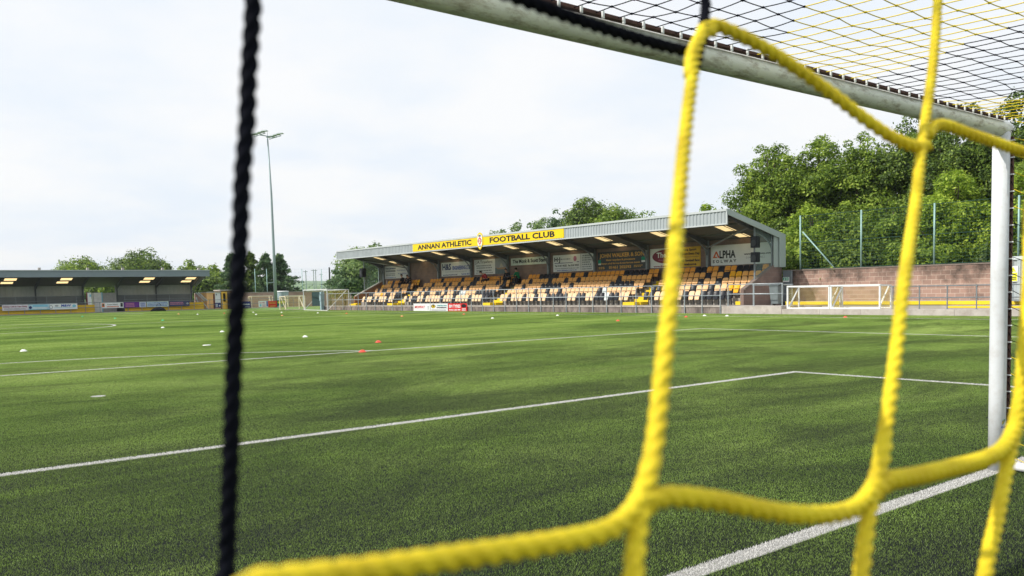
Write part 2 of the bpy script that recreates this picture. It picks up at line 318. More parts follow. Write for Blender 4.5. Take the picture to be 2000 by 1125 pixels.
# ------------------------------------------------------------------ ground, pitch, hills
MB().add([(-4000, -4000, -.03), (4000, -4000, -.03), (4000, 4000, -.03), (-4000, 4000, -.03)], [(0, 1, 2, 3)]).build('ground', field, kind='structure')
MB().add([(-33.1, -9, 0), (33.1, -9, 0), (33.1, 101.3, 0), (-33.1, 101.3, 0)], [(0, 1, 2, 3)]).build('pitch', turf, kind='structure')
def blade_patch(n, seed, wd, ht):
    rs = np.random.RandomState(seed); v = np.zeros((n, 4, 3), np.float32)
    x, y = rs.rand(n), rs.rand(n); a = rs.rand(n)*2*np.pi; h = ht*(.55+.6*rs.rand(n)); lean = ht*(.1+.75*rs.rand(n)); la = rs.rand(n)*2*np.pi
    dx, dy = np.cos(a)*wd/2, np.sin(a)*wd/2
    v[:, 0] = np.c_[x-dx, y-dy, 0*x]; v[:, 1] = np.c_[x+dx, y+dy, 0*x]
    lx, ly = np.cos(la)*lean, np.sin(la)*lean
    v[:, 2] = np.c_[x+lx+dx*.6, y+ly+dy*.6, h]; v[:, 3] = np.c_[x+lx-dx*.6, y+ly-dy*.6, h]
    v[:, :, :2] -= .5
    me = bpy.data.meshes.new('turf_patch'); me.vertices.add(4*n); me.vertices.foreach_set('co', v.ravel()); me.loops.add(4*n); me.loops.foreach_set('vertex_index', np.arange(4*n))
    me.polygons.add(n); me.polygons.foreach_set('loop_start', np.arange(n)*4); me.polygons.foreach_set('loop_total', np.full(n, 4)); me.update(); me.validate()
    me.materials.append(blade); return bpy.data.objects.new('turf_patch', me)
def scatter(name, cells, patch, seed, label):
    me = bpy.data.meshes.new(name); me.from_pydata([(x+.5, y+.5, .002) for x, y in cells], [], []); o = bpy.data.objects.new(name, me); C.objects.link(o)
    ng = bpy.data.node_groups.new(name, 'GeometryNodeTree'); ng.interface.new_socket('Geometry', in_out='INPUT', socket_type='NodeSocketGeometry'); ng.interface.new_socket('Geometry', in_out='OUTPUT', socket_type='NodeSocketGeometry')
    gi, go = ng.nodes.new('NodeGroupInput'), ng.nodes.new('NodeGroupOutput'); ip = ng.nodes.new('GeometryNodeInstanceOnPoints'); oi = ng.nodes.new('GeometryNodeObjectInfo'); oi.inputs[0].default_value = patch; oi.inputs['As Instance'].default_value = True
    rn = ng.nodes.new('FunctionNodeRandomValue'); rn.data_type = 'INT'; rn.inputs[4].default_value = 0; rn.inputs[5].default_value = 3; rn.inputs[8].default_value = seed
    mu = ng.nodes.new('ShaderNodeMath'); mu.operation = 'MULTIPLY'; mu.inputs[1].default_value = math.pi/2; cb = ng.nodes.new('ShaderNodeCombineXYZ')
    L = ng.links.new; L(rn.outputs[2], mu.inputs[0]); L(mu.outputs[0], cb.inputs[2]); L(cb.outputs[0], ip.inputs['Rotation']); L(gi.outputs[0], ip.inputs['Points']); L(oi.outputs['Geometry'], ip.inputs['Instance']); L(ip.outputs[0], go.inputs[0])
    md = o.modifiers.new('scatter', 'NODES'); md.node_group = ng; me.materials.append(blade)
    return tag(o, label=label, cat='artificial turf', kind='stuff')
near = [(x, y) for x in range(-8, 26) for y in range(-7, 22)]; ns_ = set(near)
far = [(x, y) for x in range(-33, 33) for y in range(-7, 101) if (x, y) not in ns_]
scatter('turf_pile', near, blade_patch(15000, 1, .0021, .0090), 3, 'short green artificial turf pile around the near goal and penalty area')
scatter('far_turf_pile', far, blade_patch(3800, 2, .0075, .016), 5, 'short green artificial turf pile over the rest of the pitch')
# hills: rolling land beyond the ground
hv = []; hf = []
RR = [140, 190, 240, 300, 380, 480, 620, 800, 1100, 1500, 2000, 2600]; NA = 160
for i, r in enumerate(RR):
    for j in range(NA):
        a = 2*math.pi*j/NA; f = max(0, (r-170))
        z = -.06+f*.0040*(1+.5*math.sin(3*a+1)) + (max(0, r-700)*.0105*(1+.5*math.sin(9*a-1.6)+.3*math.sin(17*a)) if r > 700 else 0)
        z += (.9*math.sin(r*.02+5*a) if 200 < r < 700 else 0)
        hv.append((r*math.sin(a), 50+r*math.cos(a), z))
for i in range(len(RR)-1):
    for j in range(NA): hf.append((i*NA+j, i*NA+(j+1) % NA, (i+1)*NA+(j+1) % NA, (i+1)*NA+j))
hillm = mat('hill_fields', (.17, .27, .09), .95, 0, .3, .006, dirt=(.05, .10, .05), dirt_amt=.8, ds=.012, col2=(.09, .16, .07))
MB().add(hv, hf).build('hills', hillm, smooth=True, kind='structure')

# ------------------------------------------------------------------ the near goal and its net
def rope_mat(name, col, col2, tr=0.0, rough=.5):
    m = mat(name, col, rough, 0, .1, 60, .4, 900, col2=col2); return m
rope_y = rope_mat('yellow_cord', (.84, .68, .022), (.70, .52, .014))
rope_k = mat('black_cord', (.006, .007, .012), .9, 0, .3, 60, spec=.06)
goal = empty('goal', (0, 0, 0), label='white full size football goal seen from behind its net, with muddy crossbar overhead', cat='football goal')
PX = 3.72
for sx in (1, -1):
    p = MB().tube([(sx*PX, .06, -.02), (sx*PX, .06, .6), (sx*PX, .06, 1.4), (sx*PX, .06, 2.47)], .0585, 32).build('post', post_white, goal, smooth=True)
    tr_ = MB(); tr_.box((sx*PX-.013+.045*sx, .06-.066, .02), (sx*PX+.013+.045*sx, .06-.03, 2.44)).build('net_track', lacing, p)
cbm = MB().tube([(-3.77+.1*i, .06, 2.50) for i in range(0, 75)]+[(3.775, .06, 2.50)], .0585, 32).build('crossbar', bar_white, goal, smooth=True)
MB().box((-3.66, -.010, 2.546), (3.66, .02, 2.560)).build('net_track', lacing, cbm)
for sx in (1, -1):
    MB().tube([(sx*3.72, -.02, .05), (sx*3.74, -.12, .04), (sx*3.74, -2.5, .04)], .032, 16).build('ground_bar', whitep, goal, smooth=True)
    MB().tube([(sx*3.80, -2.95, 0), (sx*3.80, -2.95, 2.62)], .04, 14).build('net_support', whitep, goal, smooth=True)
MB().tube([(-3.74, -2.5, .04), (3.74, -2.5, .04)], .032, 16).build('back_ground_bar', whitep, goal, smooth=True)
# small maker's emblem: a green and yellow leaf mark over blue lettering, near the foot of the right post
bpy_text_cache = {}
def text_geom(s, bold=True, sp=1.0):
    key = (s, bold, sp)
    if key not in bpy_text_cache:
        cu = bpy.data.curves.new('t', 'FONT'); cu.body = s; cu.size = 1; cu.space_character = sp; cu.resolution_u = 2
        cu.offset = .034 if bold else 0; cu.fill_mode = 'FRONT'; cu.extrude = 0
        ob = bpy.data.objects.new('t', cu); C.objects.link(ob); dg = bpy.context.evaluated_depsgraph_get(); dg.update()
        me = bpy.data.meshes.new_from_object(ob.evaluated_get(dg)); v = [tuple(p.co) for p in me.vertices]; f = [tuple(p.vertices) for p in me.polygons]
        bpy.data.objects.remove(ob); bpy.data.meshes.remove(me); bpy_text_cache[key] = (v, f)
    return bpy_text_cache[key]
leaf = MB()
def leafshape(mb, cx, cz, a, l, wd, lift):
    o = Vector((PX, .06, 0)); pts = []
    for i in range(17):
        t = i/16; pts.append((t*l, wd*math.sin(math.pi*t)))
    for i in range(15, 0, -1):
        t = i/16; pts.append((t*l, -wd*.3*math.sin(math.pi*t)))
    vs = []
    for u, v in pts:
        uu = cx+u*math.cos(a)-v*math.sin(a); vv = cz+u*math.sin(a)+v*math.cos(a)
        th = rad(-110)+uu/.0585; R_ = .0585+lift; vs.append((o.x+R_*math.cos(th), o.y+R_*math.sin(th), vv))
    mb.add(vs, [tuple(range(len(vs)))])
emb = empty('makers_label', (PX, 0, .2)); emb.parent = goal
for nm, cx, cz, a, l, w_, mt in (('leaf_mark', -.010, .345, 1.1, .05, .016, sign_brightgreen), ('leaf_mark', -.016, .352, .75, .045, .012, sign_gold)):
    q = MB(); leafshape(q, cx, cz, a, l, w_, .0012 if mt is sign_gold else .0008); o = q.build(nm, mt, emb, recalc=False); o.location = (-PX, 0, -.2)
q = MB(); v, f = text_geom('PLAYSPORT'[:5]); mw = max(p[0] for p in v)
q.add([(PX+.0592*math.cos(rad(-110)+(p[0]/mw*.045-.02)/.0585), .06+.0592*math.sin(rad(-110)+(p[0]/mw*.045-.02)/.0585), .325+p[1]*.014) for p in v], f)
o = q.build('lettering', sign_blue, emb, recalc=False); o.location = (-PX, 0, -.2)

net = empty('goal_net', (0, -1.2, 0), label='black and yellow striped goal net, its thick blurred cords close to the camera', cat='goal net')
def netbuild(mb, name, m, smooth=True):
    o = mb.build(name, m, net, smooth=smooth, recalc=False); o.location = (0, 1.2, 0); return o
def black_roof(x, y):
    t = max(y, -1.15)
    return (-.85-.45*t < x < .74+.80*t) or (1.78+.58*t < x < 2.66-.5*t) or (x < -2.3+.3*t and x > -3.2)
rnd = random.Random(3)
S = .122
ny, nx = 20, 60
nodes = {}
for j in range(nx+1):
    for k in range(ny+1):
        xx = -3.66+j*S; yy = .03-k*(2.55/ny)
        sag = .045*math.sin(math.pi*k/ny)*(.7+.3*math.cos(j*.35))
        nodes[j, k] = Vector((xx+rnd.uniform(-.008, .008)+.006*math.sin(k*.9), yy+rnd.uniform(-.008, .008)*(k > 0), 2.555-sag+rnd.uniform(-.004, .004)))
ro = {False: MB(), True: MB()}
for (j, k), p in nodes.items():
    for dj, dk in ((1, 0), (0, 1)):
        q = nodes.get((j+dj, k+dk))
        if q is None or (dj and k == 0): continue
        mid = (p+q)/2; ro[black_roof(mid.x, mid.y)].tube([p, mid+Vector((0, 0, -.001)), q], .0023, 5, False)
    if k: ro[black_roof(p.x, p.y)].box(p-Vector((.0045, .0045, .0035)), p+Vector((.0045, .0045, .0035)))
netbuild(ro[False], 'roof_panel', rope_y); netbuild(ro[True], 'striped_roof_panel', rope_k)
# back panel: cords at BX columns
YB = -2.5
BX = [-2.834-.128*i for i in range(6, 0, -1)]+[-2.834, -2.702, -2.577, -2.462]
while BX[-1] < 3.66: BX.append(BX[-1]+.125)
i1 = 6
BZ = [.06+.128*k for k in range(20)]
ZT, ZL = 1.468, 1.336     # the two rows of knots nearest the camera
BZ = [ZL-.128*k for k in range(10, 0, -1)]+[ZL, ZT]+[ZT+.128*k for k in range(1, 9)]
bp_ = {False: MB(), True: MB()}
kT = BZ.index(ZT); kL = kT-1
def bn(i, k):
    rr_ = random.Random(i*97+k); return Vector((BX[i]+rr_.uniform(-.006, .006), YB+rr_.uniform(-.008, .008)-.02*math.sin(math.pi*k/19), BZ[k]+rr_.uniform(-.008, .008)))
hand = set()
for i in range(i1, i1+4):
    hand.update({('v', i, kL), ('v', i, kL-1), ('v', i, kL-2), ('v', i, kT)}); i == i1 and hand.add(('v', i, kT+1))
for i in range(i1, i1+4): hand.add(('h', i, kT)); hand.add(('h', i, kL))
def isblack(x, z): return (x < -2.76) if x < -1 else (-.4 < x < 1.0 or 2.0 < x < 3)
for i in range(len(BX)):
    for k in range(len(BZ)):
        for d, di, dk in (('h', 1, 0), ('v', 0, 1)):
            if (d, i, k) in hand or i+di >= len(BX) or k+dk >= len(BZ): continue
            p, q = bn(i, k), bn(i+di, k+dk); m_ = (p+q)/2+Vector((0, 0, -.008 if d == 'h' else 0))
            bp_[isblack(m_.x, m_.z)].tube([p, m_, q], .003, 6, False)
netbuild(bp_[False], 'back_panel', rope_y); netbuild(bp_[True], 'striped_back_panel', rope_k)
def spline(pts, ds):
    P = [Vector(p) for p in pts]; P = [2*P[0]-P[1]]+P+[2*P[-1]-P[-2]]; o = []
    for i in range(1, len(P)-2):
        a, b, c, d = P[i-1:i+3]; n = max(2, int((c-b).length/ds))
        for j in range(n):
            t = j/n; o.append(.5*((2*b)+(c-a)*t+(2*a-5*b+4*c-d)*t*t+(3*b-a-3*c+d)*t**3))
    o.append(P[-2]); return o
def twisted(mb, pts, r=.0029, n=16, pitch=.0160, amp=.42, ds=.0011, ph0=0.0):
    P = spline(pts, ds); v = []; s = 0
    for i, p in enumerate(P):
        t = (P[min(i+1, len(P)-1)]-P[max(i-1, 0)]).normalized(); ref = Vector((0, 1, 0))
        a = t.cross(ref).normalized(); b = t.cross(a)
        if i: s += (p-P[i-1]).length
        for j in range(n):
            q = 2*math.pi*j/n
            rr_ = r*(1+amp*(abs(math.cos(1.5*(q-2*math.pi*s/pitch/1+ph0)))-.55)*1.3); v.append(p+rr_*(math.cos(q)*a+math.sin(q)*b))
    k = len(P); mb.add(v, [(i*n+j, i*n+(j+1) % n, (i+1)*n+(j+1) % n, (i+1)*n+j) for i in range(k-1) for j in range(n)]+[tuple(range(n))[::-1], tuple(range((k-1)*n, k*n))])
def lean(y): return .066*max(0, min(1.3, (560-y)/470)) if y < 560 else -.024*min(1.6, (y-560)/440)
def P_(*px, dy=None): return [atY(x, y, YB+(lean(y) if dy is None else dy)) for x, y in px]
def endtie(i, k0, k1, pts):   # join a hand-laid cord to the regular cords above and below
    return [bn(i, k1)]+pts+[bn(i, k0)]
mk = MB(); my = MB()
s1 = P_((495, 0), (486, 147), (482, 249), (473, 355), (468, 489), (461, 620), (455, 750), (450, 900), (445, 1020), (442, 1125), dy=.072)
twisted(mk, [bn(i1, kT+2), bn(i1, kT+1)]+P_((500, -230), dy=.072)+s1+P_((436, 1340), dy=.06)+[bn(i1, kL-2)], r=.0021)
twisted(mk, P_((1382, -330), (1380, -120), (1379, 0), (1376, 45), (1372, 85)), r=.0020); twisted(mk, P_((1368, 80), (1363, 115), (1352, 150)), r=.0020)
twisted(mk, P_((488, -200), (700, -130), (860, -60), (1000, -8), (1110, 32), (1200, 62), (1290, 88), (1350, 103), dy=.07), r=.0022)
s2 = P_((1374, 52), (1366, 85), (1356, 130), (1346, 200), (1335, 300), (1326, 400), (1315, 540), (1303, 650), (1291, 760), (1279, 866), (1266, 930), (1254, 990), (1244, 1050), (1237, 1125))
twisted(my, s2+P_((1212, 1330), (1190, 1600))+[bn(i1+1, kL-2)], r=.0022)
twisted(my, P_((1392, 60), (1370, 70), (1352, 108), (1349, 150)), r=.0024)       # the knot
twisted(my, P_((1372, 66), (1392, 50), (1430, 62), (1500, 98), (1560, 137), (1620, 180), (1690, 233), (1745, 270), (1790, 287), (1812, 285)), r=.0025)
s3 = P_((1840, -330), (1836, -120), (1832, 0), (1827, 80), (1820, 150), (1810, 220), (1800, 290), (1791, 380), (1778, 470), (1765, 560), (1750, 690), (1738, 780), (1726, 860), (1712, 940), (1698, 1000), (1690, 1060), (1682, 1125))
twisted(my, s3+P_((1655, 1330), (1630, 1560))+[bn(i1+2, kL-2)], r=.00225)
twisted(my, P_((1812, 265), (1826, 246), (1850, 246), (1900, 264), (1960, 284), (2040, 312), (2120, 345), (2180, 370)), r=.0026)
twisted(my, P_((455, 1290), (458, 1200), (472, 1158), (505, 1141), (600, 1129), (740, 1112), (900, 1088), (1060, 1064), (1150, 1047), (1200, 1029), (1234, 1000), (1256, 960), (1272, 905)), r=.0023)
twisted(my, P_((1262, 985), (1290, 972), (1340, 972), (1410, 981), (1480, 995), (1550, 1005), (1620, 1005), (1668, 993), (1698, 965), (1716, 925), (1728, 860)), r=.0025)
twisted(my, P_((1708, 962), (1735, 940), (1790, 930), (1850, 916), (1920, 898), (1960, 876), (1982, 838), (1992, 790)), r=.0029)
s4 = P_((2015, 380), (2010, 520), (2003, 640), (1994, 760), (1984, 830), (1972, 890), (1960, 950), (1946, 1020), (1932, 1080), (1924, 1125))
twisted(my, [bn(i1+3, kT+1), bn(i1+3, kT)]+s4+P_((1894, 1290), (1864, 1500))+[bn(i1+3, kL-2)], r=.0025)
netbuild(my, 'near_cord', rope_y); netbuild(mk, 'near_black_cord', rope_k)
# side panels
for sx in (1, -1):
    sd = {False: MB(), True: MB()}; zz = [.08+.1215*k for k in range(21)]
    for k, z in enumerate(zz):
        bl = .9 < z < 1.8
        pts = []
        for q in range(0, 22):
            y = -.022-.118*q; pts.append((sx*(3.745+.01*math.sin(q*.6)), y, z+(.012*math.sin(q*1.1+k)-(.02 if q == 1 else 0) if q else .035)))
        sd[bl].tube(pts, .0026, 5, False)
        if k < 20:      # laced edge zigzagging between the hooks, and the upright cords
            zm = (z+zz[k+1])/2
            sd[True].tube([(sx*3.745, .0, zm-.06), (sx*3.752, -.026, z+.035), (sx*3.745, .0, zm+.035)], .004, 6, False)
            for q in range(2, 22): sd[bl].tube([(sx*3.755, -.022-.118*q, z), (sx*3.755, -.022-.118*q, zz[k+1])], .0026, 5, False)
    netbuild(sd[False], 'side_panel', rope_y); netbuild(sd[True], 'striped_side_panel', rope_k)
hook = None
for k in range(20+61):
    if hook is None: hook = MB().box((-.005, -.016, -.004), (.006, .016, .004)).build('net_hook', whitep, goal)
    else: hook = link_copy(hook, goal)
    if k < 20: hook.location = (3.7515, -.005, .104+.1215*k); hook.rotation_euler = (0, 0, 0)
    else: hook.location = (-3.635+.122*(k-20), -.024, 2.545); hook.rotation_euler = (rad(90), 0, 0)

# ------------------------------------------------------------------ main stand
Y0, Y1 = 26.2, 71.2
XF, XB = 33.7, 38.7
ZR = 5.46; SL = .24           # front edge of the roof and its fall
stand = empty('grandstand', (36, 48.7, 0), label='long low grey roofed grandstand with striped seating, glazed ends and a yellow name board', cat='grandstand')
def sb(mb, name, m, parent=stand, **k):
    o = mb.build(name, m, parent, **k)
    o.location = (-36, -48.7, 0) if parent is stand else (0, 0, 0); return o
def rz(x): return ZR-SL*(x-XF)
WALK = .41; RX0, RD, RH = 35.2, .68, .36
# terrace: front row at walkway level then four risers
t = MB(); t.box((33.35, Y0, 0), (XB-.25, Y1, WALK))
for k in range(1, 5): t.box((RX0+RD*k-.12, Y0+.22, WALK+RH*(k-1)), (XB-.25, Y1-.22, WALK+RH*k))
sb(t, 'terrace', concrete_t)
fw = MB(); fw.box((33.1, 26.06, -.02), (33.35, 73.5, WALK-.05)); sb(fw, 'front_wall', stained)
fc = MB(); fc.box((33.07, 26.06, WALK-.05), (33.42, 73.5, WALK+.005)); sb(fc, 'front_coping', concrete_k)
# yellow aisle steps
aisles = [(33.75, 34.95), (48.55, 49.75), (62.8, 64.0)]
for a0, a1 in aisles:
    st = MB()
    for k in range(0, 5):
        z0 = WALK+RH*k; x0 = RX0+RD*k-.12
        if k: st.box((x0-.30, a0, z0-RH-.0+.002), (x0-.003, a1, z0-RH/2))
        if k: st.box((x0-.02, a0, z0-RH+.002), (x0+.03, a1, z0+.004)); st.box((x0+.03, a0, z0-.0), (x0+.36, a1, z0+.006))
    st.box((RX0-.55, a0+.1, WALK), (RX0-.12, a1-.1, WALK+.19)); st.box((RX0-.12, a0, WALK), (RX0+.25, a1, WALK+.19))
    sb(st, 'aisle_steps', yellow_p)
st = MB(); st.box((RX0-.2, Y1-.95, WALK), (RX0+.2, Y1-.3, WALK+.2)); st.box((RX0-.6, Y1-1.5, WALK), (RX0-.1, Y1-.3, WALK+.16)); sb(st, 'aisle_steps', yellow_p); sb(MB().box((RX0+.1, Y0+.25, WALK), (RX0+.5, Y0+.62, WALK+.19)), 'end_step', yellow_p)
bw = MB(); bw.box((XB-.25, Y0, 0), (XB, Y1, rz(XB)-.05)); sb(bw, 'back_wall', block_pink if False else brick_end)
def endwall(y, th):
    ins = 1 if y < 40 else -1; y -= .004*ins
    prof = [(35.2, 0), (XB, 0), (XB, 2.62), (38.2, 2.62), (35.35, 1.25), (35.2, 1.25)]
    e = MB(); e.prism([(x, y, z) for x, z in prof], (0, th*ins, 0)); o = sb(e, 'end_wall', brick_end if y < 40 else brick_in)
    c = MB(); c.prism([(35.3, y-.03*ins, 1.20), (35.3, y-.03*ins, 1.30), (38.2, y-.03*ins, 2.70), (38.2, y-.03*ins, 2.60)], (0, (th+.06)*ins, 0)); sb(c, 'wall_coping', concrete if y > 40 else mat('dark_coping', (.20, .16, .14), .9), o)
endwall(Y0, .22); endwall(Y1, .22)
# cladding of the gables behind the glass, and the glazed screens
for y, ins in ((Y0, 1), (Y1, -1)):
    g_ = MB(); g_.prism([(37.9, y, 2.45), (XB+.03, y, 2.45), (XB+.03, y, rz(XB)-.02), (37.9, y, rz(37.9)-.02)], (0, -.05*ins, 0)); sb(g_, 'gable_cladding', clad_green)
    s_ = MB(); s_.add([(36.35, y+.1*ins, 1.80), (37.9, y+.1*ins, 2.55), (37.9, y+.1*ins, rz(37.9)-.15), (36.35, y+.1*ins, rz(36.35)-.15)], [(0, 1, 2, 3)])
    gs = sb(s_, 'glazed_screen', glass if y < 40 else glass_far, recalc=False)
    for x_, z_ in ((36.32, 1.75 if y < 40 else .45), (37.9, 2.5)): sb(MB().bar((x_, y+.1*ins, z_), (x_, y+.1*ins, rz(x_)-.1), .07, .07), 'screen_post', galv_d, gs)
# roof in sheets round the rooflights
cols = [Y0+.05+5.0*i-.05 for i in range(10)]
lights = []
for i in range(9):
    yc = cols[i]+2.3
    lights.append((35.9, 37.15, yc-.45, yc+.45)); lights.append((37.6, 38.45, yc-.45, yc+.45))
xb = [XF, 35.9, 37.15, 37.6, 38.45, XB+.12]
ys = sorted({Y0-.12, Y1+.12}|{v for l in lights for v in l[2:]})
rt = MB()
for a in range(5):
    for b_ in range(len(ys)-1):
        xm, ym = (xb[a]+xb[a+1])/2, (ys[b_]+ys[b_+1])/2
        if any(l[0] < xm < l[1] and l[2] < ym < l[3] for l in lights): continue
        x0, x1, y0, y1 = xb[a], xb[a+1], ys[b_], ys[b_+1]
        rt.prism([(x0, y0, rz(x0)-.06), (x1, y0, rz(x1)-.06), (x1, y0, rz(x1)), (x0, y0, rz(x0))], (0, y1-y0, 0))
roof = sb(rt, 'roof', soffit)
for l in lights:
    q = MB(); z0, z1 = rz(l[0])-.03, rz(l[1])-.03
    q.add([(l[0], l[2], z0), (l[1], l[2], z1), (l[1], l[3], z1), (l[0], l[3], z0)], [(0, 1, 2, 3)]); sb(q, 'rooflight', sk, roof, recalc=False)
q = MB()
for l in lights: q.bar((l[0], l[2]+.12, rz(l[0])-.075), (l[1], l[2]+.12, rz(l[1])-.075), .03, .03)
for x in (34.5, 35.2, 35.8, 37.4, 38.55): q.bar((x, Y0, rz(x)-.10), (x, Y1, rz(x)-.10), .05, .09)
sb(q, 'purlins', purl)
# profiled fascia
rb = MB(); yv = Y0-.1; pr = []
while yv < Y1+.1:
    pr += [(XF, yv), (XF, yv+.10), (XF-.035, yv+.13), (XF-.035, yv+.21), (XF, yv+.24)]; yv += .24
n = len(pr); rb.add([(x, y, 4.74) for x, y in pr]+[(x, y, 5.38) for x, y in pr], [(i, i+1, n+i+1, n+i) for i in range(n-1) if pr[i+1][1] > pr[i][1]])
fas = sb(rb, 'fascia', clad, recalc=False)
q = MB(); q.box((XF-.07, Y0-.12, 5.38), (XF+.12, Y1+.12, 5.50)); q.box((XF-.06, Y0-.12, 4.68), (XF+.05, Y1+.12, 4.745)); q.box((XF-.05, Y0-.14, 4.68), (XF+.02, Y0-.06, 5.5)); q.box((XF-.05, Y1+.06, 4.68), (XF+.02, Y1+.14, 5.5)); sb(q, 'fascia_trim', clad_trim, fas)
for y in (Y0-.16, Y1+.1):
    q = MB(); q.prism([(XF, y, 5.20), (XF, y, 5.50), (XB+.14, y, rz(XB+.14)+.06), (XB+.14, y, 2.45), (XB-.42, y, 2.45), (XB-.42, y, rz(XB-.42)-.28)], (0, .06, 0)); sb(q, 'verge_trim', clad_green)
# columns with cantilevered rafters and knee braces
for i, y in enumerate(cols):
    y = min(max(y, Y0+.3), Y1-.3)
    c = MB(); c.box((38.22, y-.075, WALK+RH*4), (38.40, y+.075, rz(38.3)-.12)); co = sb(c, 'column', galv_d)
    r_ = MB(); r_.prism([(38.40, y-.07, rz(38.4)-.48), (38.40, y-.07, rz(38.4)-.14), (XF+.1, y-.07, rz(XF+.1)-.14), (XF+.1, y-.07, rz(XF+.1)-.26), (36.9, y-.07, rz(36.9)-.36)], (0, .14, 0)); sb(r_, 'rafter', beam)
    k_ = MB(); pts = [Vector((38.2, y, 3.35))*(1-t)**2+Vector((38.1, y, 4.0))*2*t*(1-t)+Vector((36.8, y, rz(36.8)-.34))*t*t for t in [j/8 for j in range(9)]]; k_.tube(pts, .05, 8); sb(k_, 'knee_brace', galv_d, smooth=True)
q = MB(); q.tube([(38.2, 31.2, 3.75), (36.0, 26.5, rz(36)-.3)], .05, 8); q.tube([(38.2, 66.2, 3.75), (36.0, 70.9, rz(36)-.3)], .05, 8); sb(q, 'wind_brace', galv_d)

# generic sign maker -----------------------------------------------------------------------------------------
def put_text(parent, s, c, r, up, nrm, h, wd, m, bold=True, lift=.006, sp=1.0, name='lettering', shear=0):
    v, f = text_geom(s, bold, sp)
    if not v: return
    x0, x1 = min(p[0] for p in v), max(p[0] for p in v); y0, y1 = 0, .70
    for p in v: y1 = max(y1, p[1]) if p[1] > .75 else y1
    sy = h/.70; sx = wd/(x1-x0) if wd else sy
    q = MB(); q.add([c+r*((p[0]-(x0+x1)/2)*sx+shear*p[1]*sy)+up*((p[1]-.35)*sy)+nrm*lift for p in v], f)
    return q.build(name, m, parent, recalc=False)
def sign(name, label, tl, r, up, wd, ht, basem, els, cat='sign', group=None, frame=None, th=.03):
    tl, r, up = Vector(tl), Vector(r), Vector(up); nrm = r.cross(up); rt_ = empty(name, (0, 0, 0), label=label, cat=cat, group=group)
    def quad(u0, v0, u1, v1, m, nm, lift):
        a = tl+r*(u0*wd)-up*(v0*ht); q = MB(); b_ = r*((u1-u0)*wd); c_ = -up*((v1-v0)*ht)
        q.prism([a+nrm*lift, a+b_+nrm*lift, a+b_+c_+nrm*lift, a+c_+nrm*lift], nrm*-.0025); return q.build(nm, m, rt_)
    q = MB(); a = tl; q.prism([a, a+r*wd, a+r*wd-up*ht, a-up*ht], nrm*-th); q.build('board', basem, rt_)
    lift = .004
    for e in els:
        lift += .0022
        if e[0] == 'r': quad(e[1], e[2], e[3], e[4], e[5], e[6] if len(e) > 6 else 'panel', lift)
        elif e[0] == 't':
            _, s, u, v, h, w_, m = e[:7]
            put_text(rt_, s, tl+r*(u*wd)-up*(v*ht), r, up, nrm, h*ht, w_*wd if w_ else None, m, lift=lift, bold=(len(e) < 8 or e[7]), sp=(e[8] if len(e) > 8 else 1.0), shear=(e[9] if len(e) > 9 else 0))
        elif e[0] == 'e':
            _, u, v, ru, rv, m = e[:6]; q = MB(); n_ = 36
            q.add([tl+r*(u*wd+ru*wd*math.cos(2*math.pi*i/n_))-up*(v*ht+rv*ht*math.sin(2*math.pi*i/n_))+nrm*lift for i in range(n_)], [tuple(range(n_))]); q.build('emblem', m, rt_, recalc=False)
        elif e[0] == 'p':
            _, pts, m = e; q = MB(); q.add([tl+r*(u*wd)-up*(v*ht)+nrm*lift for u, v in pts], [tuple(range(len(pts)))]); q.build('emblem', m, rt_, recalc=False)
        elif e[0] == 'l':     # small print too fine to read: rows of short strokes
            _, u0, v0, u1, v1, rows, m = e; q = MB(); rs = random.Random(int(u0*99+v0*991)+rows)
            for i in range(rows):
                vv = v0+(v1-v0)*(i+.5)/rows; u = u0
                hh = (v1-v0)/rows*.30
                while u < u1:
                    L_ = rs.uniform(.012, .045); 
                    if u+L_ > u1: break
                    a = tl+r*(u*wd)-up*((vv-hh)*ht)+nrm*lift; q.add([a, a+r*(L_*wd), a+r*(L_*wd)-up*(2*hh*ht), a-up*(2*hh*ht)], [(0, 1, 2, 3)]); u += L_+rs.uniform(.008, .014)
            q.build('small_print', m, rt_, recalc=False)
    return rt_
RW, UZ = (0, -1, 0), (0, 0, 1)
def wall_sign(name, label, ya, yb, zt, zb, basem, els, X_=38.43, **k): return sign(name, label, (X_, ya, zt), RW, UZ, ya-yb, zt-zb, basem, els, **k)
G1 = 'advert boards on the back wall of the grandstand'
wall_sign('advert_board', 'white advert board with dark blue headline, leftmost on the stand back wall', 70.9, 66.4, 4.05, 2.86, sign_white,
          [('t', 'Ross Jamieson', .26, .17, .15, .42, sign_navy), ('r', .05, .32, .46, .47, sign_grey), ('t', 'Proud Sponsors of', .74, .36, .12, .42, sign_blue, False), ('t', 'Annan Athletic', .74, .62, .12, .36, sign_blue, False), ('l', .06, .55, .46, .80, 2, sign_grey), ('t', 'www.rossjamieson.co.uk', .26, .91, .06, .44, sign_blue)], group=G1)
wall_sign('advert_board', 'white engineering firm board with tall dark blue initials', 60.9, 56.35, 4.02, 2.83, sign_white,
          [('t', 'H&S', .19, .32, .42, .30, sign_navy), ('t', 'ENGINEERING LTD', .68, .42, .26, .58, sign_blue), ('t', 'Structural Steelwork & Fabrication Specialists', .50, .68, .08, .72, sign_grey, False), ('t', 'www.hsengineering.co.uk', .30, .90, .09, .50, sign_navy), ('t', 'Tel 01461 40111', .82, .89, .10, .28, sign_blue)], group=G1)
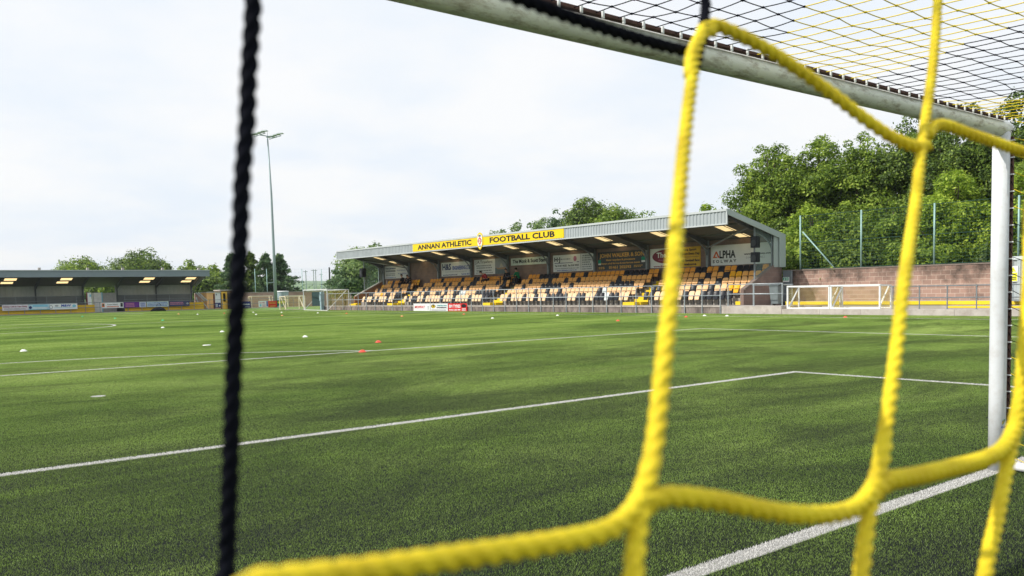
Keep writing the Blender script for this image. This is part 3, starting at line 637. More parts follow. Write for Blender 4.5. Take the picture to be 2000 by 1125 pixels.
wall_sign('advert_board', 'white trawler firm board with a boat photograph at its right', 55.9, 51.35, 4.06, 2.84, sign_white,
          [('t', 'J.A.Trawlers', .30, .16, .20, .52, sign_black, False), ('l', .07, .34, .56, .64, 2, sign_grey), ('t', 'Tel 01461 203210  Fax 01461 203515', .30, .74, .08, .46, sign_charcoal), ('l', .05, .84, .58, .94, 1, sign_grey),
           ('r', .64, .0, 1, 1, sign_grey, 'picture'), ('r', .64, .62, 1, 1, mat('picture_sea', (.13, .17, .18), .5), 'picture'), ('p', [(.66, .58), (.72, .72), (.92, .72), (.98, .56), (.9, .60), (.74, .62)], mat('picture_boat', (.40, .25, .14), .5)), ('p', [(.76, .60), (.82, .30), (.90, .58)], mat('picture_mast', (.46, .42, .34), .5))], group=G1)
wall_sign('stand_name_board', 'shallow white board naming The Monk & Scott Stand above bare wall', 50.9, 46.3, 3.98, 3.42, mat('name_board_green_white', (.66, .73, .66), .5),
          [('t', 'The Monk & Scott Stand', .50, .45, .46, .90, sign_black, True)], group=G1)
wall_sign('advert_board', 'white board with black initials over a long underline, between two columns', 45.8, 41.45, 3.98, 2.76, sign_white,
          [('t', 'H·J', .11, .26, .24, .15, sign_black), ('l', .20, .20, .48, .32, 1, sign_grey), ('r', .04, .47, .50, .50, sign_navy), ('e', .56, .26, .04, .16, sign_pink), ('r', .60, .44, .66, .47, sign_navy), ('t', 'Tel: 01461 40222', .20, .64, .10, .30, sign_charcoal), ('t', 'Fax: 01461 40333', .52, .64, .10, .26, sign_charcoal), ('t', 'www.hjelectrical.co.uk', .35, .80, .07, .62, sign_grey), ('t', 'email: hj@hjelectrical.co.uk', .35, .92, .06, .5, sign_blue), ('r', .70, .02, .71, .98, sign_grey), ('l', .74, .06, .97, .96, 7, sign_grey)], group=G1)
wall_sign('advert_board', 'charcoal board lettered in gold JOHN WALKER & SON', 41.0, 36.4, 3.97, 2.73, sign_charcoal,
          [('t', 'JOHN WALKER & SON', .50, .20, .21, .92, sign_gold), ('t', 'Metal recyclers & processors', .48, .45, .10, .60, sign_gold, True), ('t', 'Buyers of all ferrous & non-ferrous metals', .48, .64, .09, .80, sign_gold, True), ('t', '01461 202593', .47, .86, .15, .46, sign_gold),
           ('r', .01, .42, .07, .62, sign_brightgreen, 'emblem'), ('r', .01, .62, .07, .70, sign_white, 'emblem'), ('r', .91, .38, .98, .56, sign_brightgreen, 'emblem'), ('r', .91, .56, .98, .66, sign_white, 'emblem'), ('l', .02, .8, .18, .95, 2, sign_gold), ('l', .76, .78, .94, .92, 2, sign_gold)], group=G1)
wall_sign('advert_board', 'white board with a maroon oval, behind the thick yellow cord', 36.05, 33.55, 3.95, 2.72, sign_white,
          [('e', .60, .42, .52, .37, sign_maroon), ('t', 'The Shed', .62, .34, .26, .78, sign_white), ('t', "Annan's Sports Bar", .62, .60, .10, .66, sign_pink, False), ('t', 'www.theshed.co.uk', .52, .92, .09, .80, sign_maroon)], group=G1)
wall_sign('advert_board', 'amber yellow board saying football fans welcome', 33.5, 31.85, 3.94, 2.71, mat('sign_amber', (.62, .38, .03), .5),
          [('t', 'Live Sport', .48, .14, .11, .66, sign_black), ('t', 'Shown Every Day', .50, .34, .11, .92, sign_black), ('r', .06, .50, .94, .515, sign_charcoal), ('t', 'All football fans', .5, .68, .11, .92, sign_black), ('t', 'welcome', .5, .87, .11, .6, sign_black)], group=G1)
wall_sign('advert_board', 'large white ALPHA SOLWAY board with a red letter A, rightmost in the stand', 31.05, 26.65, 3.90, 2.70, sign_white,
          [('t', 'LPHA', .285, .46, .36, .27, sign_black), ('p', [(.035, .62), (.085, .30), (.105, .30), (.155, .62), (.125, .62), (.095, .40), (.072, .56), (.105, .56), (.112, .62)], sign_orange), ('t', 'SOLWAY', .235, .80, .14, .40, sign_charcoal, True, 1.6),
           ('t', 'www.alphasolway.com', .77, .50, .09, .42, sign_charcoal), ('t', '01461 202452', .74, .68, .10, .30, sign_grey, False)], group=G1)
# name board on the fascia, in two panels with the crest between
nb = [('t', 'ANNAN ATHLETIC', .243, .52, .58, .405, sign_black), ('t', 'FOOTBALL CLUB', .760, .50, .58, .385, sign_black)]
nbs = wall_sign('club_name_board', 'long yellow board reading ANNAN ATHLETIC FOOTBALL CLUB along the stand fascia', 57.7, 39.1, 5.40, 4.78, sign_yellow, nb, X_=XF-.045, cat='name board')
cy_ = 48.3
cr = empty('club_crest', (XF-.09, cy_, 5.1), label='yellow edged club crest with red and white shield in the middle of the name board', cat='crest')
def crestpoly(s, zs=1.0, dz=0.0, x=0.0):
    pts = [(-.40, .30), (-.36, .52), (-.18, .66), (0, .72), (.18, .66), (.36, .52), (.40, .30), (.40, -.22), (.30, -.48), (.12, -.66), (0, -.72), (-.12, -.66), (-.30, -.48), (-.40, -.22)]
    return [Vector((x, -a*s, b_*s*zs+dz)) for a, b_ in pts]
MB().prism(crestpoly(.86), (.04, 0, 0)).build('crest_board', sign_yellow, cr)
MB().prism(crestpoly(.70, x=-.004), (.003, 0, 0)).build('crest_field', sign_white, cr)
MB().prism(crestpoly(.38, x=-.008), (.003, 0, 0)).build('shield', sign_red, cr)
q = MB(); q.box((-.013, -.05, -.16), (-.011, .05, .16)); q.box((-.013, -.10, .02), (-.011, .10, .07)); q.build('shield_charge', sign_white, cr)
q = MB()
for s in (-1, 1):
    q.box((-.009, s*.20, -.08), (-.007, s*.25, .12)); 
q.box((-.009, -.14, .32), (-.007, .14, .38)); q.box((-.009, -.16, -.40), (-.007, .16, -.34)); q.build('supporters', sign_charcoal, cr)
put_text(cr, 'ANNAN', Vector((-.012, 0, .42)), Vector(RW), Vector(UZ), Vector((-1, 0, 0)), .07, .3, sign_charcoal)

# adverts on the stand's front wall
G2 = 'advert boards on the front wall of the grandstand'
def front_sign(label, ya, yb, basem, els): return sign('pitchside_board', label, (33.02, ya, .60), RW, UZ, ya-yb, .60, basem, els, group=G2)
front_sign('white pitchside board with red italic MOFFAT lettering', 56.8, 54.35, sign_white, [('t', 'MOFFAT', .38, .46, .30, .62, sign_red, True, 1.0, .25), ('l', .86, .3, .95, .8, 3, sign_grey)])
front_sign('white pitchside board with a yellow and black badge', 54.28, 51.85, sign_white, [('e', .17, .36, .13, .24, sign_black), ('t', 'LJ', .17, .36, .26, .16, sign_yellow), ('t', 'CONSTRUCTION', .66, .26, .16, .56, sign_teal), ('t', 'ENGINEERING', .66, .52, .15, .56, sign_black), ('l', .06, .74, .94, .92, 1, sign_grey)])
front_sign('red pitchside board reading BM TYRES', 51.78, 49.3, sign_red, [('t', 'BM TYRES', .36, .34, .36, .62, sign_white), ('e', .84, .30, .13, .22, sign_black), ('t', '01461 203 999', .36, .80, .20, .60, sign_white), ('l', .74, .58, .97, .94, 3, sign_white)])

# ------------------------------------------------------------------ seats
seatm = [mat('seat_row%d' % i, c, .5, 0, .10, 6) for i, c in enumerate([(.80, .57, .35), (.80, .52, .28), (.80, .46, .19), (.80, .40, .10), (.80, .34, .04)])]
seat_black = mat('seat_black', (.010, .013, .020), .38, 0, .3, 9)
seat_new = mat('seat_new_amber', (.85, .42, .01), .45, 0, .1, 9)
seat_white = mat('seat_sheet', (.62, .68, .68), .6, 0, .1, 6)
def seat_back():
    m = MB(); nu, nv = 7, 5; g_ = {}
    for side in (0, 1):
        for i in range(nu):
            for j in range(nv):
                u = i/(nu-1)-.5; v = j/(nv-1)
                wd = .392*(1-.10*max(0, v-.75)/.25*abs(u)*2)
                z = .515+.28*v-.03*(abs(u)*2)**3*(v > .7); x = .10*v+.02-.045*(abs(u)*2)**2+.018*side
                g_[side, i, j] = len(m.v); m.v.append((x, u*wd, z))
    def q(a, b, c, d): m.f.append((a, b, c, d)); m.m.append(0)
    for i in range(nu-1):
        for j in range(nv-1):
            q(g_[0,i,j], g_[0,i,j+1], g_[0,i+1,j+1], g_[0,i+1,j]); q(g_[1,i,j], g_[1,i+1,j], g_[1,i+1,j+1], g_[1,i,j+1])
    for i in range(nu-1): q(g_[0,i,0], g_[0,i+1,0], g_[1,i+1,0], g_[1,i,0]); q(g_[0,i,nv-1], g_[1,i,nv-1], g_[1,i+1,nv-1], g_[0,i+1,nv-1])
    for j in range(nv-1): q(g_[0,0,j], g_[1,0,j], g_[1,0,j+1], g_[0,0,j+1]); q(g_[0,nu-1,j], g_[0,nu-1,j+1], g_[1,nu-1,j+1], g_[1,nu-1,j])
    return m
def seat_pan():
    m = MB(); m.prism([(-.085, -.15, .31), (-.045, -.17, .495), (-.045, .17, .495), (-.085, .15, .31)], (.045, 0, 0)); m.prism([(-.10, -.145, .295), (-.10, .145, .295), (-.05, .145, .295), (-.05, -.145, .295)], (0, 0, .03)); return m
def seat_leg():
    m = MB(); m.box((-.02, -.20, .0), (.02, -.17, .48)); m.box((-.06, -.205, 0), (.06, -.165, .012)); m.box((.0, -.215, .47), (.05, .215, .53)); return m  # leg and foot, plus a black bar added as the dark gap under the backrest
rowtxt = ['front', 'second', 'third', 'fourth', 'back']
proto = {}
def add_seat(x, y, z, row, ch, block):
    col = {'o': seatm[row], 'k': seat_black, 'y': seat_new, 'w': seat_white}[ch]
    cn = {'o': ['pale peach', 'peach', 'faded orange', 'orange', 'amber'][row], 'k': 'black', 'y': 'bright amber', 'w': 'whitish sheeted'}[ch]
    e = empty('tip_up_chair', (x, y, z), label='%s plastic tip-up seat, %s row, %s' % (cn, rowtxt[row], block), cat='chair', group='seats of the grandstand')
    if not proto:
        proto['backrest'] = seat_back().build('backrest', seatm[0], e, smooth=False); proto['seat_pan'] = seat_pan().build('seat_pan', seatm[0], e); proto['leg'] = seat_leg().build('leg', plastic_bk, e); first = dict(proto)
    else: first = {k: link_copy(o, e) for k, o in proto.items()}
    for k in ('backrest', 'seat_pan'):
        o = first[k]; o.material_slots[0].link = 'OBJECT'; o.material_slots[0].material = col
    rr_ = random.Random(int(x*131+y*977)); e.rotation_euler = (0, 0, rr_.uniform(-.02, .02))
R_ = ['okkkkkookoooook k'.replace(' ', ''), 'oyyookookoooookk', 'oooookookooooooo', 'oooyykookooooooo', 'okkkkookookkoooo']
B1 = R_
B2 = ['ookkwkkookkookkkkkookookoookoo', 'oooooowkooooooookookookoooooooo'[:30], 'ookkkkkooooooookookkkkkooookoo', 'ooooookooooooookookoookooookoo', 'ookkkkkooooooookookoookkkkkoo'[:29]+'o']
B3 = ['kkoookooookoookoooookookkoko', 'kkkkkkooowwkkookokkookkokook', 'kooookooookokokookoooookokoo', 'okokooooookkoookookokoookooo', 'ookkoooooookkoookooooookoooo']
B4 = ['ookoookokooko', 'kkookkoyoookk', 'ookookookkoko', 'okoookookoooy', 'yooookooookoy']
blocks = [(B1, 26.85, 16, 'block by the near glazed end'), (B2, 35.2, 30, 'block between the two nearer yellow aisles'), (B3, 50.0, 28, 'block left of the middle aisle'), (B4, 64.2, 13, 'far block')]
farseats = {}
cnt = 0
for bi, (pat, ys_, n, btxt) in enumerate(blocks):
    for i in range(n):
        y = ys_+.445*i+.02
        for row in range(5):
            ch = pat[row][i] if i < len(pat[row]) else 'o'
            x = RX0+.16+RD*row; z = WALK+RH*row+.006
            if row == 0 and bi == 0 and i == 0: continue
            if cnt < 298: add_seat(x, y, z, row, ch, btxt); cnt += 1
            else: farseats.setdefault((row if ch == 'o' else ch), []).append((x, y, z))
fs = MB(); fm = []
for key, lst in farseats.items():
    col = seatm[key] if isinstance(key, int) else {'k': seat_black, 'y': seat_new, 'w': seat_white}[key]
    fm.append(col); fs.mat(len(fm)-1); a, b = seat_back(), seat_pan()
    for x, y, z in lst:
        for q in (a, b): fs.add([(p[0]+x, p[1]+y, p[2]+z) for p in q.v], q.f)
fm.append(plastic_bk); fs.mat(len(fm)-1); a = seat_leg()
for lst in farseats.values():
    for x, y, z in lst: fs.add([(p[0]+x, p[1]+y, p[2]+z) for p in a.v], a.f)
tag(fs.build('far_stand_seating', fm), 'mass of peach, orange and black seats at the far left end of the grandstand', 'seats', kind='stuff')

# ------------------------------------------------------------------ railings
def railing(label, X_, ys_, zb, zt, zm, posts, name='railing', along='y', group=None, r=.026, m=galv):
    e = empty(name, ((X_, ys_[0], zb) if along == 'y' else (ys_[0], X_, zb)), label=label, cat='railing', group=group)
    o0 = e.location.copy()
    def P(a, z): return Vector((X_, a, z)) if along == 'y' else Vector((a, X_, z))
    for z in (zt, zm):
        q = MB(); q.tube([P(ys_[0], z)-o0, P(ys_[1], z)-o0], r, 10); q.build('rail', m, e, smooth=True)
    pm = None
    for a in posts:
        if pm is None:
            q = MB(); q.tube([(0, 0, 0), (0, 0, zt-zb)], r*1.05, 10); q.box((-.05, -.05, 0), (.05, .05, .012)); q.tube([(0, 0, zm-zb-.04), (0, 0, zm-zb+.04)], r*1.5, 10); q.tube([(0, 0, zt-zb-.05), (0, 0, zt-zb+.03)], r*1.5, 10)
            pm = q.build('post', m, e)
        else: pm = link_copy(pm, e)
        pm.location = P(a, zb)-o0
    return e
rp = [26.06]
while rp[-1] < 71: rp.append(rp[-1]+1.22+.28*min(1, max(0, (rp[-1]-35)/25)))
railing('long galvanised railing fixed to the stained wall in front of the grandstand', 33.05, (26.0, rp[-1]), .0, 1.54, .96, rp)
railing('short galvanised railing on the pale ramp kerb beside the brick gable', 33.28, (22.4, 25.75), .40, 1.52, 1.02, (22.42, 24.1, 25.73))
rq = railing('inner galvanised ramp railing behind the wheelie bin', 34.9, (22.9, 25.4), .40, 1.46, .98, (22.95, 24.2, 25.35), m=galv_d)
railing('dark galvanised railing along the kerb in front of the blockwork wall', 33.45, (-6, 16.85), .27, 1.26, .76, [16.8-1.2*i for i in range(20)], m=galv_d)
q = MB(); q.tube([(33.3, 22.4, 1.46), (34.9, 22.95, 1.42)], .026, 10)
tag(q.build('handrail', galv), 'short handrail crossing from kerb railing to inner ramp railing', 'handrail')
# kerbs and walkway on this side
MB().box((33.1, 22.35, -.02), (35.0, 26.05, .40)).build('ramp_kerb', concrete_k, kind='structure')
k_ = MB()
for i in range(16): k_.box((33.1, 22.33-2.1*(i+1)+.012, -.02), (33.45, 22.33-2.1*i, .262))
tag(k_.build('kerb', concrete_k), kind='structure')
MB().box((33.45, -12, -.02), (35.6, 22.34, .25)).build('walkway', concrete, kind='structure')
MB().box((35.0, 22.34, -.02), (38.5, 26.0, .33)).build('upper_walkway', concrete, kind='structure')
tr_ = empty('terrace_steps', (36, 18, 0), label='low terrace steps with bright yellow risers below the blockwork wall', cat='terrace')
q = MB(); q.box((36.6, -12, .0), (38.7, 24.6, .54)); a = q.build('step', concrete, tr_); a.location = (-36, -18, 0)
q = MB(); q.box((36.56, 12.2, .385), (36.6, 24.6, .545)); q.box((36.56, 12.2, .545), (36.70, 24.6, .549)); a = q.build('yellow_riser', yellow_p, tr_); a.location = (-36, -18, 0)
q = MB(); q.box((35.6, -12, .0), (36.56, 15.6, .36)); a = q.build('step', concrete, tr_); a.location = (-36, -18, 0)
q = MB(); q.box((35.57, -12, .265), (35.6, 15.4, .345)); a = q.build('yellow_riser', yellow_p, tr_); a.location = (-36, -18, 0)
# blockwork wall and the netting fence standing on it
wl = empty('perimeter_wall', (38.8, 10, 0), label='long weathered pink blockwork wall behind the right-hand railing', cat='wall')
q = MB(); q.box((38.7, -25, 0), (38.92, 26.15, 2.22)); a = q.build('blockwork', block_pink, wl); a.location = (-38.8, -10, 0)
q = MB(); q.box((38.67, -25, 2.22), (38.95, 26.15, 2.28)); a = q.build('coping', mat('dark_coping', (.2, .16, .14)), wl); a.location = (-38.8, -10, 0)
greenpost = mat('green_fence_steel', (.30, .46, .44), .5, .2, .15, 6)
wirem = mat('green_wire', (.02, .06, .045), .7, 0, .1, 6)
def meshfence(name, label, along, c, a0, a1, zb, zt, posts, stay=None, sp=.16, wr=.006, group=None, m=greenpost):
    e = empty(name, (c, (a0+a1)/2, zb) if along == 'y' else ((a0+a1)/2, c, zb), label=label, cat='fence', group=group); o0 = e.location.copy()
    P = (lambda a, z: Vector((c, a, z))-o0) if along == 'y' else (lambda a, z: Vector((a, c, z))-o0)
    for a in posts: MB().tube([P(a, zb), P(a, zt+.04)], .045, 8).build('post', m, e, smooth=True)
    q = MB(); a = a0
    while a <= a1: q.tube([P(a, zb), P(a, zt)], wr*.8, 3, False); a += sp
    z = zb+.05
    while z <= zt: q.tube([P(a0, z), P(a1, z)], wr, 3, False); z += sp
    for z in (zb+.03, (zb+zt)/2, zt): q.tube([P(a0, z), P(a1, z)], wr*2.2, 4, False)
    q.build('netting', wirem, e, recalc=False)
    if stay: MB().tube([P(stay[0], stay[1]), P(stay[2], stay[3])], .04, 8).build('stay', m, e, smooth=True)
meshfence('netting_fence', 'tall green netting fence on top of the blockwork wall, in front of the big trees', 'y', 38.85, -14, 25.1, 2.28, 5.22, [25.1, 21.45, 17.6, 13.75, 9.9, 6.0, 2.1], (24.95, 4.35, 23.0, 2.3))
# grey gate panel with the exit sign, wheelie bin, storage container
pa, pb = atX(1521, 527, 38.55), atX(1549, 560, 38.55)
gp = empty('gate', (38.5, 25.4, 0), label='grey steel gate panel between the brick gable and the blockwork wall', cat='gate')
q = MB(); q.box((38.45, pb.y, .33), (38.52, pa.y-.35, 2.24)); o = q.build('panel', mat('gate_grey', (.12, .145, .16), .6), gp); o.location = (-38.5, -25.4, 0)
q = MB(); q.box((38.42, pb.y, .33), (38.46, pb.y+.06, 2.24)); o = q.build('gate_frame', galv_d, gp); o.location = (-38.5, -25.4, 0)
pa, pb = atX(1529, 541.5, 38.40), atX(1541, 550.5, 38.40)
sign('exit_sign', 'green and white exit sign on the grey gate panel', (38.40, pa.y, pa.z), RW, UZ, pa.y-pb.y, pa.z-pb.z, sign_white,
     [('r', .06, .08, .94, .70, sign_brightgreen), ('e', .30, .22, .05, .08, sign_white), ('p', [(.26, .32), (.40, .30), (.46, .44), (.40, .44), (.36, .40), (.34, .50), (.40, .66), (.34, .66), (.28, .54), (.22, .66), (.16, .66), (.24, .48)], sign_white), ('r', .56, .16, .62, .64, sign_white), ('p', [(.68, .34), (.78, .34), (.78, .22), (.90, .40), (.78, .58), (.78, .46), (.68, .46)], sign_white)], cat='sign')
b0 = atX(1517, 597, 34.4); bn_ = empty('wheelie_bin', (34.4, b0.y, .40), rz=0, label='grey wheelie bin behind the ramp railing by the brick gable', cat='wheelie bin')
q = MB(); q.add([(-.20, -.22, .08), (.20, -.22, .08), (.20, .22, .08), (-.20, .22, .08), (-.28, -.28, 1.0), (.28, -.28, 1.0), (.28, .28, 1.0), (-.28, .28, 1.0)], [(0,3,2,1), (4,5,6,7), (0,1,5,4), (1,2,6,5), (2,3,7,6), (3,0,4,7)]); q.build('body', bin_grey, bn_, bevel=.02)
q = MB(); q.prism([(-.31, -.30, 1.0), (.30, -.30, 1.0), (.32, -.30, 1.05), (0, -.30, 1.10), (-.31, -.30, 1.04)], (0, .60, 0)); q.build('lid', mat('bin_lid', (.10, .12, .125), .45), bn_, bevel=.01)
for s_ in (-1, 1): q = MB(); q.tube([(.22, s_*.27, .10), (.22, s_*.32, .10)], .10, 18); q.build('wheel', rubber, bn_)
q = MB(); q.tube([(.31, -.2, .98), (.37, -.2, .99), (.37, .2, .99), (.31, .2, .98)], .016, 8); q.build('handle', plastic_bk, bn_)
ct = empty('storage_container', (37.0, 9.9, .5), label='grey steel storage container behind the right goalpost, with a yellow warning notice', cat='container')
q = MB(); y = 7.0; pr = []
while y < 12.95: pr += [(36.05, y), (36.05, y+.10), (36.0, y+.14), (36.0, y+.26), (36.05, y+.30)]; y += .30
n = len(pr); q.add([(a, min(b, 12.95), .62) for a, b in pr]+[(a, min(b, 12.95), 2.28) for a, b in pr], [(i, i+1, n+i+1, n+i) for i in range(n-1) if pr[i+1][1] > pr[i][1]])
q.box((36.06, 7.0, .58), (38.3, 12.97, 2.30)); o = q.build('body', cont_grey, ct); o.location = (-37, -9.9, -.5)
q = MB(); q.box((35.97, 6.98, 2.29), (38.34, 13.0, 2.44)); o = q.build('top_rail', mat('container_top', (.62, .68, .70), .5), ct, bevel=.008); o.location = (-37, -9.9, -.5)
q = MB(); q.box((35.98, 6.98, .54), (38.34, 13.0, .62)); o = q.build('bottom_rail', galv_d, ct); o.location = (-37, -9.9, -.5)
pa = atX(1970, 520, 35.97); 
sign('warning_notice', 'yellow warning notice with a triangle on the grey container', (35.97, pa.y, pa.z), RW, UZ, .37, .66, sign_white,
     [('p', [(.5, .04), (.82, .36), (.18, .36)], sign_lemon), ('r', .06, .42, .94, .96, sign_lemon), ('t', 'WARNING', .5, .54, .08, .7, sign_black), ('l', .16, .66, .88, .9, 2, sign_charcoal), ('r', .47, .16, .53, .27, sign_black)], cat='notice')

# ------------------------------------------------------------------ small training goals on the right kerb
netm = mat('goal_net_cord', (.62, .50, .14), .8)
def small_goal(name, label, y0, y1, X0, z, h, d, brace=1, group=None, mt=whitep, nm=netm, sp=.12, r=.04, flip=1):
    e = empty(name, (X0, (y0+y1)/2, z), label=label, cat='small goal', group=group); wd = abs(y1-y0)/2
    for s_ in (-1, 1): MB().bar((0, s_*wd, 0), (0, s_*wd, h), .075, .075).build('post', mt, e, bevel=.008)
    MB().bar((0, -wd-.037, h), (0, wd+.037, h), .075, .075).build('crossbar', mt, e, bevel=.008)
    MB().bar((0, -wd, .03), (0, wd, .03), .06, .06).build('ground_bar', mt, e)
    for s_ in (-1, 1):
        MB().bar((d*flip, s_*wd, 0), (d*flip, s_*wd, h*.97), .06, .06).build('rear_upright', mt, e)
        MB().bar((0, s_*wd, h), (d*flip, s_*wd, h*.97), .06, .06).build('side_bar', mt, e); MB().bar((.02*flip, s_*(wd-.05), .05), (d*.9*flip, s_*(wd-.05), h*.93), .06, .045).build('brace', mt, e)
    MB().bar((d*flip, -wd, h*.97), (d*flip, wd, h*.97), .05, .05).build('rear_bar', mt, e); MB().bar((d*flip, -wd, .03), (d*flip, wd, .03), .05, .05).build('rear_ground_bar', mt, e)
    q = MB(); rr_ = random.Random(5); nyy, nz = int(2*wd/sp), int(h/sp)
    def np_(i, k): 
        t = k/nz; return Vector((d*flip*(1.0+.12*math.sin(math.pi*t)), -wd+2*wd*i/nyy, h*.97*t-.04*math.sin(math.pi*i/nyy)*t))
    for i in range(nyy+1):
        for k in range(nz+1):
            if i < nyy and k < nz: q.tube([np_(i, k), np_(i+1, k+1)], .0055, 3, False); q.tube([np_(i+1, k), np_(i, k+1)], .0055, 3, False)
    for s_ in (-1, 1):
        nd = max(1, int(d/sp))
        for i in range(nd):
            for k in range(nz):
                a = lambda i_, k_: Vector((d*flip*i_/nd, s_*wd, h*.97*k_/nz)); q.tube([a(i, k), a(i+1, k+1)], .0055, 3, False); q.tube([a(i+1, k), a(i, k+1)], .0055, 3, False)
    q.build('net', nm, e, recalc=False); return e
GT = 'small white training goals stored on the kerb'
small_goal('training_goal', 'left of the two small white training goals on the right kerb', 22.15, 19.88, 33.34, .27, 1.08, .95, group=GT)
small_goal('training_goal', 'right of the two small white training goals on the right kerb', 19.78, 17.35, 33.34, .27, 1.08, .95, group=GT)
# a bigger portable goal at the far left end of the stand front
pg = small_goal('portable_goal', 'tall white box-shaped portable goal beside the far end of the grandstand', 0, 3.3, 31.0, 0, 1.95, 1.3, group=None, sp=.2)
pg.location = (30.2, 72.3, 0); pg.rotation_euler = (0, 0, rad(62)); pg['category'] = 'portable goal'

# ------------------------------------------------------------------ loudspeakers on the end posts
def speakers(label, y, z1, z2):
    for k, z in enumerate((z1, z2)):
        e = empty('loudspeaker', (36.05, y, z), rz=rad(90), label=label[k], cat='loudspeaker', group='loudspeakers on the end posts')
        hh = .31 if k == 0 else .27
        MB().box((-.2, -.17, -hh), (.2, .17, hh)).build('cabinet', plastic_bk, e, bevel=.02)
        q = MB()
        for zz, rr_ in ((-.05, .17),): q.tube([(0, .165, zz), (0, .185, zz)], rr_, 24)
        for x in (-.2, .2): pass
        q.build('cone', mat('speaker_cone', (.05, .055, .06), .6), e)
        MB().bar((.05, -.17, 0), (.05, -.30, 0), .06, .06).build('bracket', galv_d, e)
speakers(['upper blue-black loudspeaker on the near gable post', 'lower black loudspeaker with round cone on the near gable post'], 26.05, 3.80, 2.98)
e = empty('loudspeaker', (36.0, 70.75, 3.45), rz=rad(90), label='black loudspeaker on the far end post of the stand', cat='loudspeaker', group='loudspeakers on the end posts')
MB().box((-.3, -.2, -.42), (.3, .2, .42)).build('cabinet', plastic_bk, e, bevel=.02); MB().tube([(0, .19, 0), (0, .21, 0)], .17, 20).build('cone', MATS['speaker_cone'], e)

# ------------------------------------------------------------------ stand at the far end
LF = 101.3
ls = empty('covered_terrace', (20, 103, 0), label='low grey covered terrace across the far left end of the pitch', cat='covered terrace')
def lb(mb, name, m, par=ls, **k):
    o = mb.build(name, m, par, **k); o.location = (-20, -103, 0) if par is ls else (0, 0, 0); return o
LX0, LX1, GX0, GX1 = -16.0, 30.3, 19.2, 22.4
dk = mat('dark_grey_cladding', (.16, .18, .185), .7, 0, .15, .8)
lf_m = mat('slate_blue_fascia', (.22, .27, .30), .5, 0, .06, .6)
q = MB(); q.box((LX0, LF-.25, 3.95), (31.85, LF-.15, 4.62)); lb(q, 'fascia', lf_m)
q = MB(); q.box((LX0, LF-.32, 4.62), (31.9, LF-.1, 4.72)); lb(q, 'gutter', mat('pale_gutter', (.42, .47, .48)))
lt2 = [(x-.85, x+.85) for x in (0.6, 11.0, 17.9, 25.3, 29.6)] 
LT = []
for xc in (-7, -2, 3.0, 11.7, 17.0, 25.6, 30.3): LT += [(xc-.58, xc+.58, 102.75, 103.6), (xc-.2-.58, xc-.2+.58, 103.95, 104.7)]
def lz(y): return 4.36-.29*(y-LF)
xs = sorted({LX0, 31.85}|{v for l in LT for v in l[:2]}); yb = [LF-.2, 102.75, 103.6, 103.95, 104.7, 106.2]; q = MB()
for a in range(5):
    for b_ in range(len(xs)-1):
        xm, ym = (xs[b_]+xs[b_+1])/2, (yb[a]+yb[a+1])/2
        if any(l[0] < xm < l[1] and l[2] < ym < l[3] for l in LT): continue
        q.prism([(xs[b_], yb[a], lz(yb[a])), (xs[b_], yb[a+1], lz(yb[a+1])), (xs[b_], yb[a+1], lz(yb[a+1])-.05), (xs[b_], yb[a], lz(yb[a])-.05)], (xs[b_+1]-xs[b_], 0, 0))
lr = lb(q, 'roof', soffit)
for l in LT: q = MB(); q.add([(l[0], l[2], lz(l[2])-.03), (l[1], l[2], lz(l[2])-.03), (l[1], l[3], lz(l[3])-.03), (l[0], l[3], lz(l[3])-.03)], [(0, 1, 2, 3)]); lb(q, 'rooflight', sk, lr, recalc=False)
def ribbed(x0, x1, y, z0, z1):
    q = MB(); x = x0; pr = []
    while x < x1: pr += [(x, y), (x+.22, y), (x+.26, y-.04), (x+.40, y-.04), (x+.44, y)]; x += .44
    n = len(pr); q.add([(a, b, z0) for a, b in pr]+[(a, b, z1) for a, b in pr], [(i, i+1, n+i+1, n+i) for i in range(n-1) if pr[i+1][0] > pr[i][0]]); return q
for x0, x1 in ((LX0, GX0), (GX1, LX1+.7)):
    lb(ribbed(x0, x1-.2, 105.6, 1.9, lz(105.6)-.06), 'back_cladding', mat('olive_grey_cladding', (.37, .39, .37), .75, 0, .12, .8), recalc=False)
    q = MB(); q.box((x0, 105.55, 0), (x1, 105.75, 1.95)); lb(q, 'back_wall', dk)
    q = MB()
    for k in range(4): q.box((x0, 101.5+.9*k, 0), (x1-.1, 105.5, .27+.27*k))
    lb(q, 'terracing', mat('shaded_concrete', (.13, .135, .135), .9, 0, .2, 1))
    q = MB(); q.box((x0, LF+.08, .10), (x1+.1, LF+.2, .92)); lb(q, 'front_boards', yellow_dk)
    q = MB()
    for zz in (.35, .62): q.box((x0, LF+.07, zz), (x1+.1, LF+.08, zz+.025))
    lb(q, 'board_joints', mat('joint_brown', (.20, .12, .03), .9))
for x in (-14, -9.3, -4.6, .1, 5, 9.6, 14.3, 19.0, 22.6, 26.9, 31.0):
    q = MB(); q.bar((x, 105.4, 0), (x, 105.4, lz(105.4)-.1), .14, .14); q.prism([(x-.06, 105.4, lz(105.4)-.55), (x-.06, 105.4, lz(105.4)-.1), (x-.06, LF-.1, lz(LF)-.1), (x-.06, LF-.1, lz(LF)-.2)], (.12, 0, 0)); lb(q, 'cantilever_frame', beam)
    q = MB(); q.prism([(x-.12, 102.6, lz(102.6)), (x-.12, 103.2, lz(103.2)), (x-.12, 102.4, 5.0), (x-.12, 102.1, 5.0)], (.24, 0, 0)); lb(q, 'frame_head', mat('frame_head', (.55, .52, .5)))
q = MB(); q.bar((31.2, 105.3, 2.05), (31.2, 103.2, lz(103)-.2), .07, .07); q.bar((31.5, 101.6, 3.9), (31.2, 104.9, 2.6), .07, .07); lb(q, 'end_brace', galv_d)
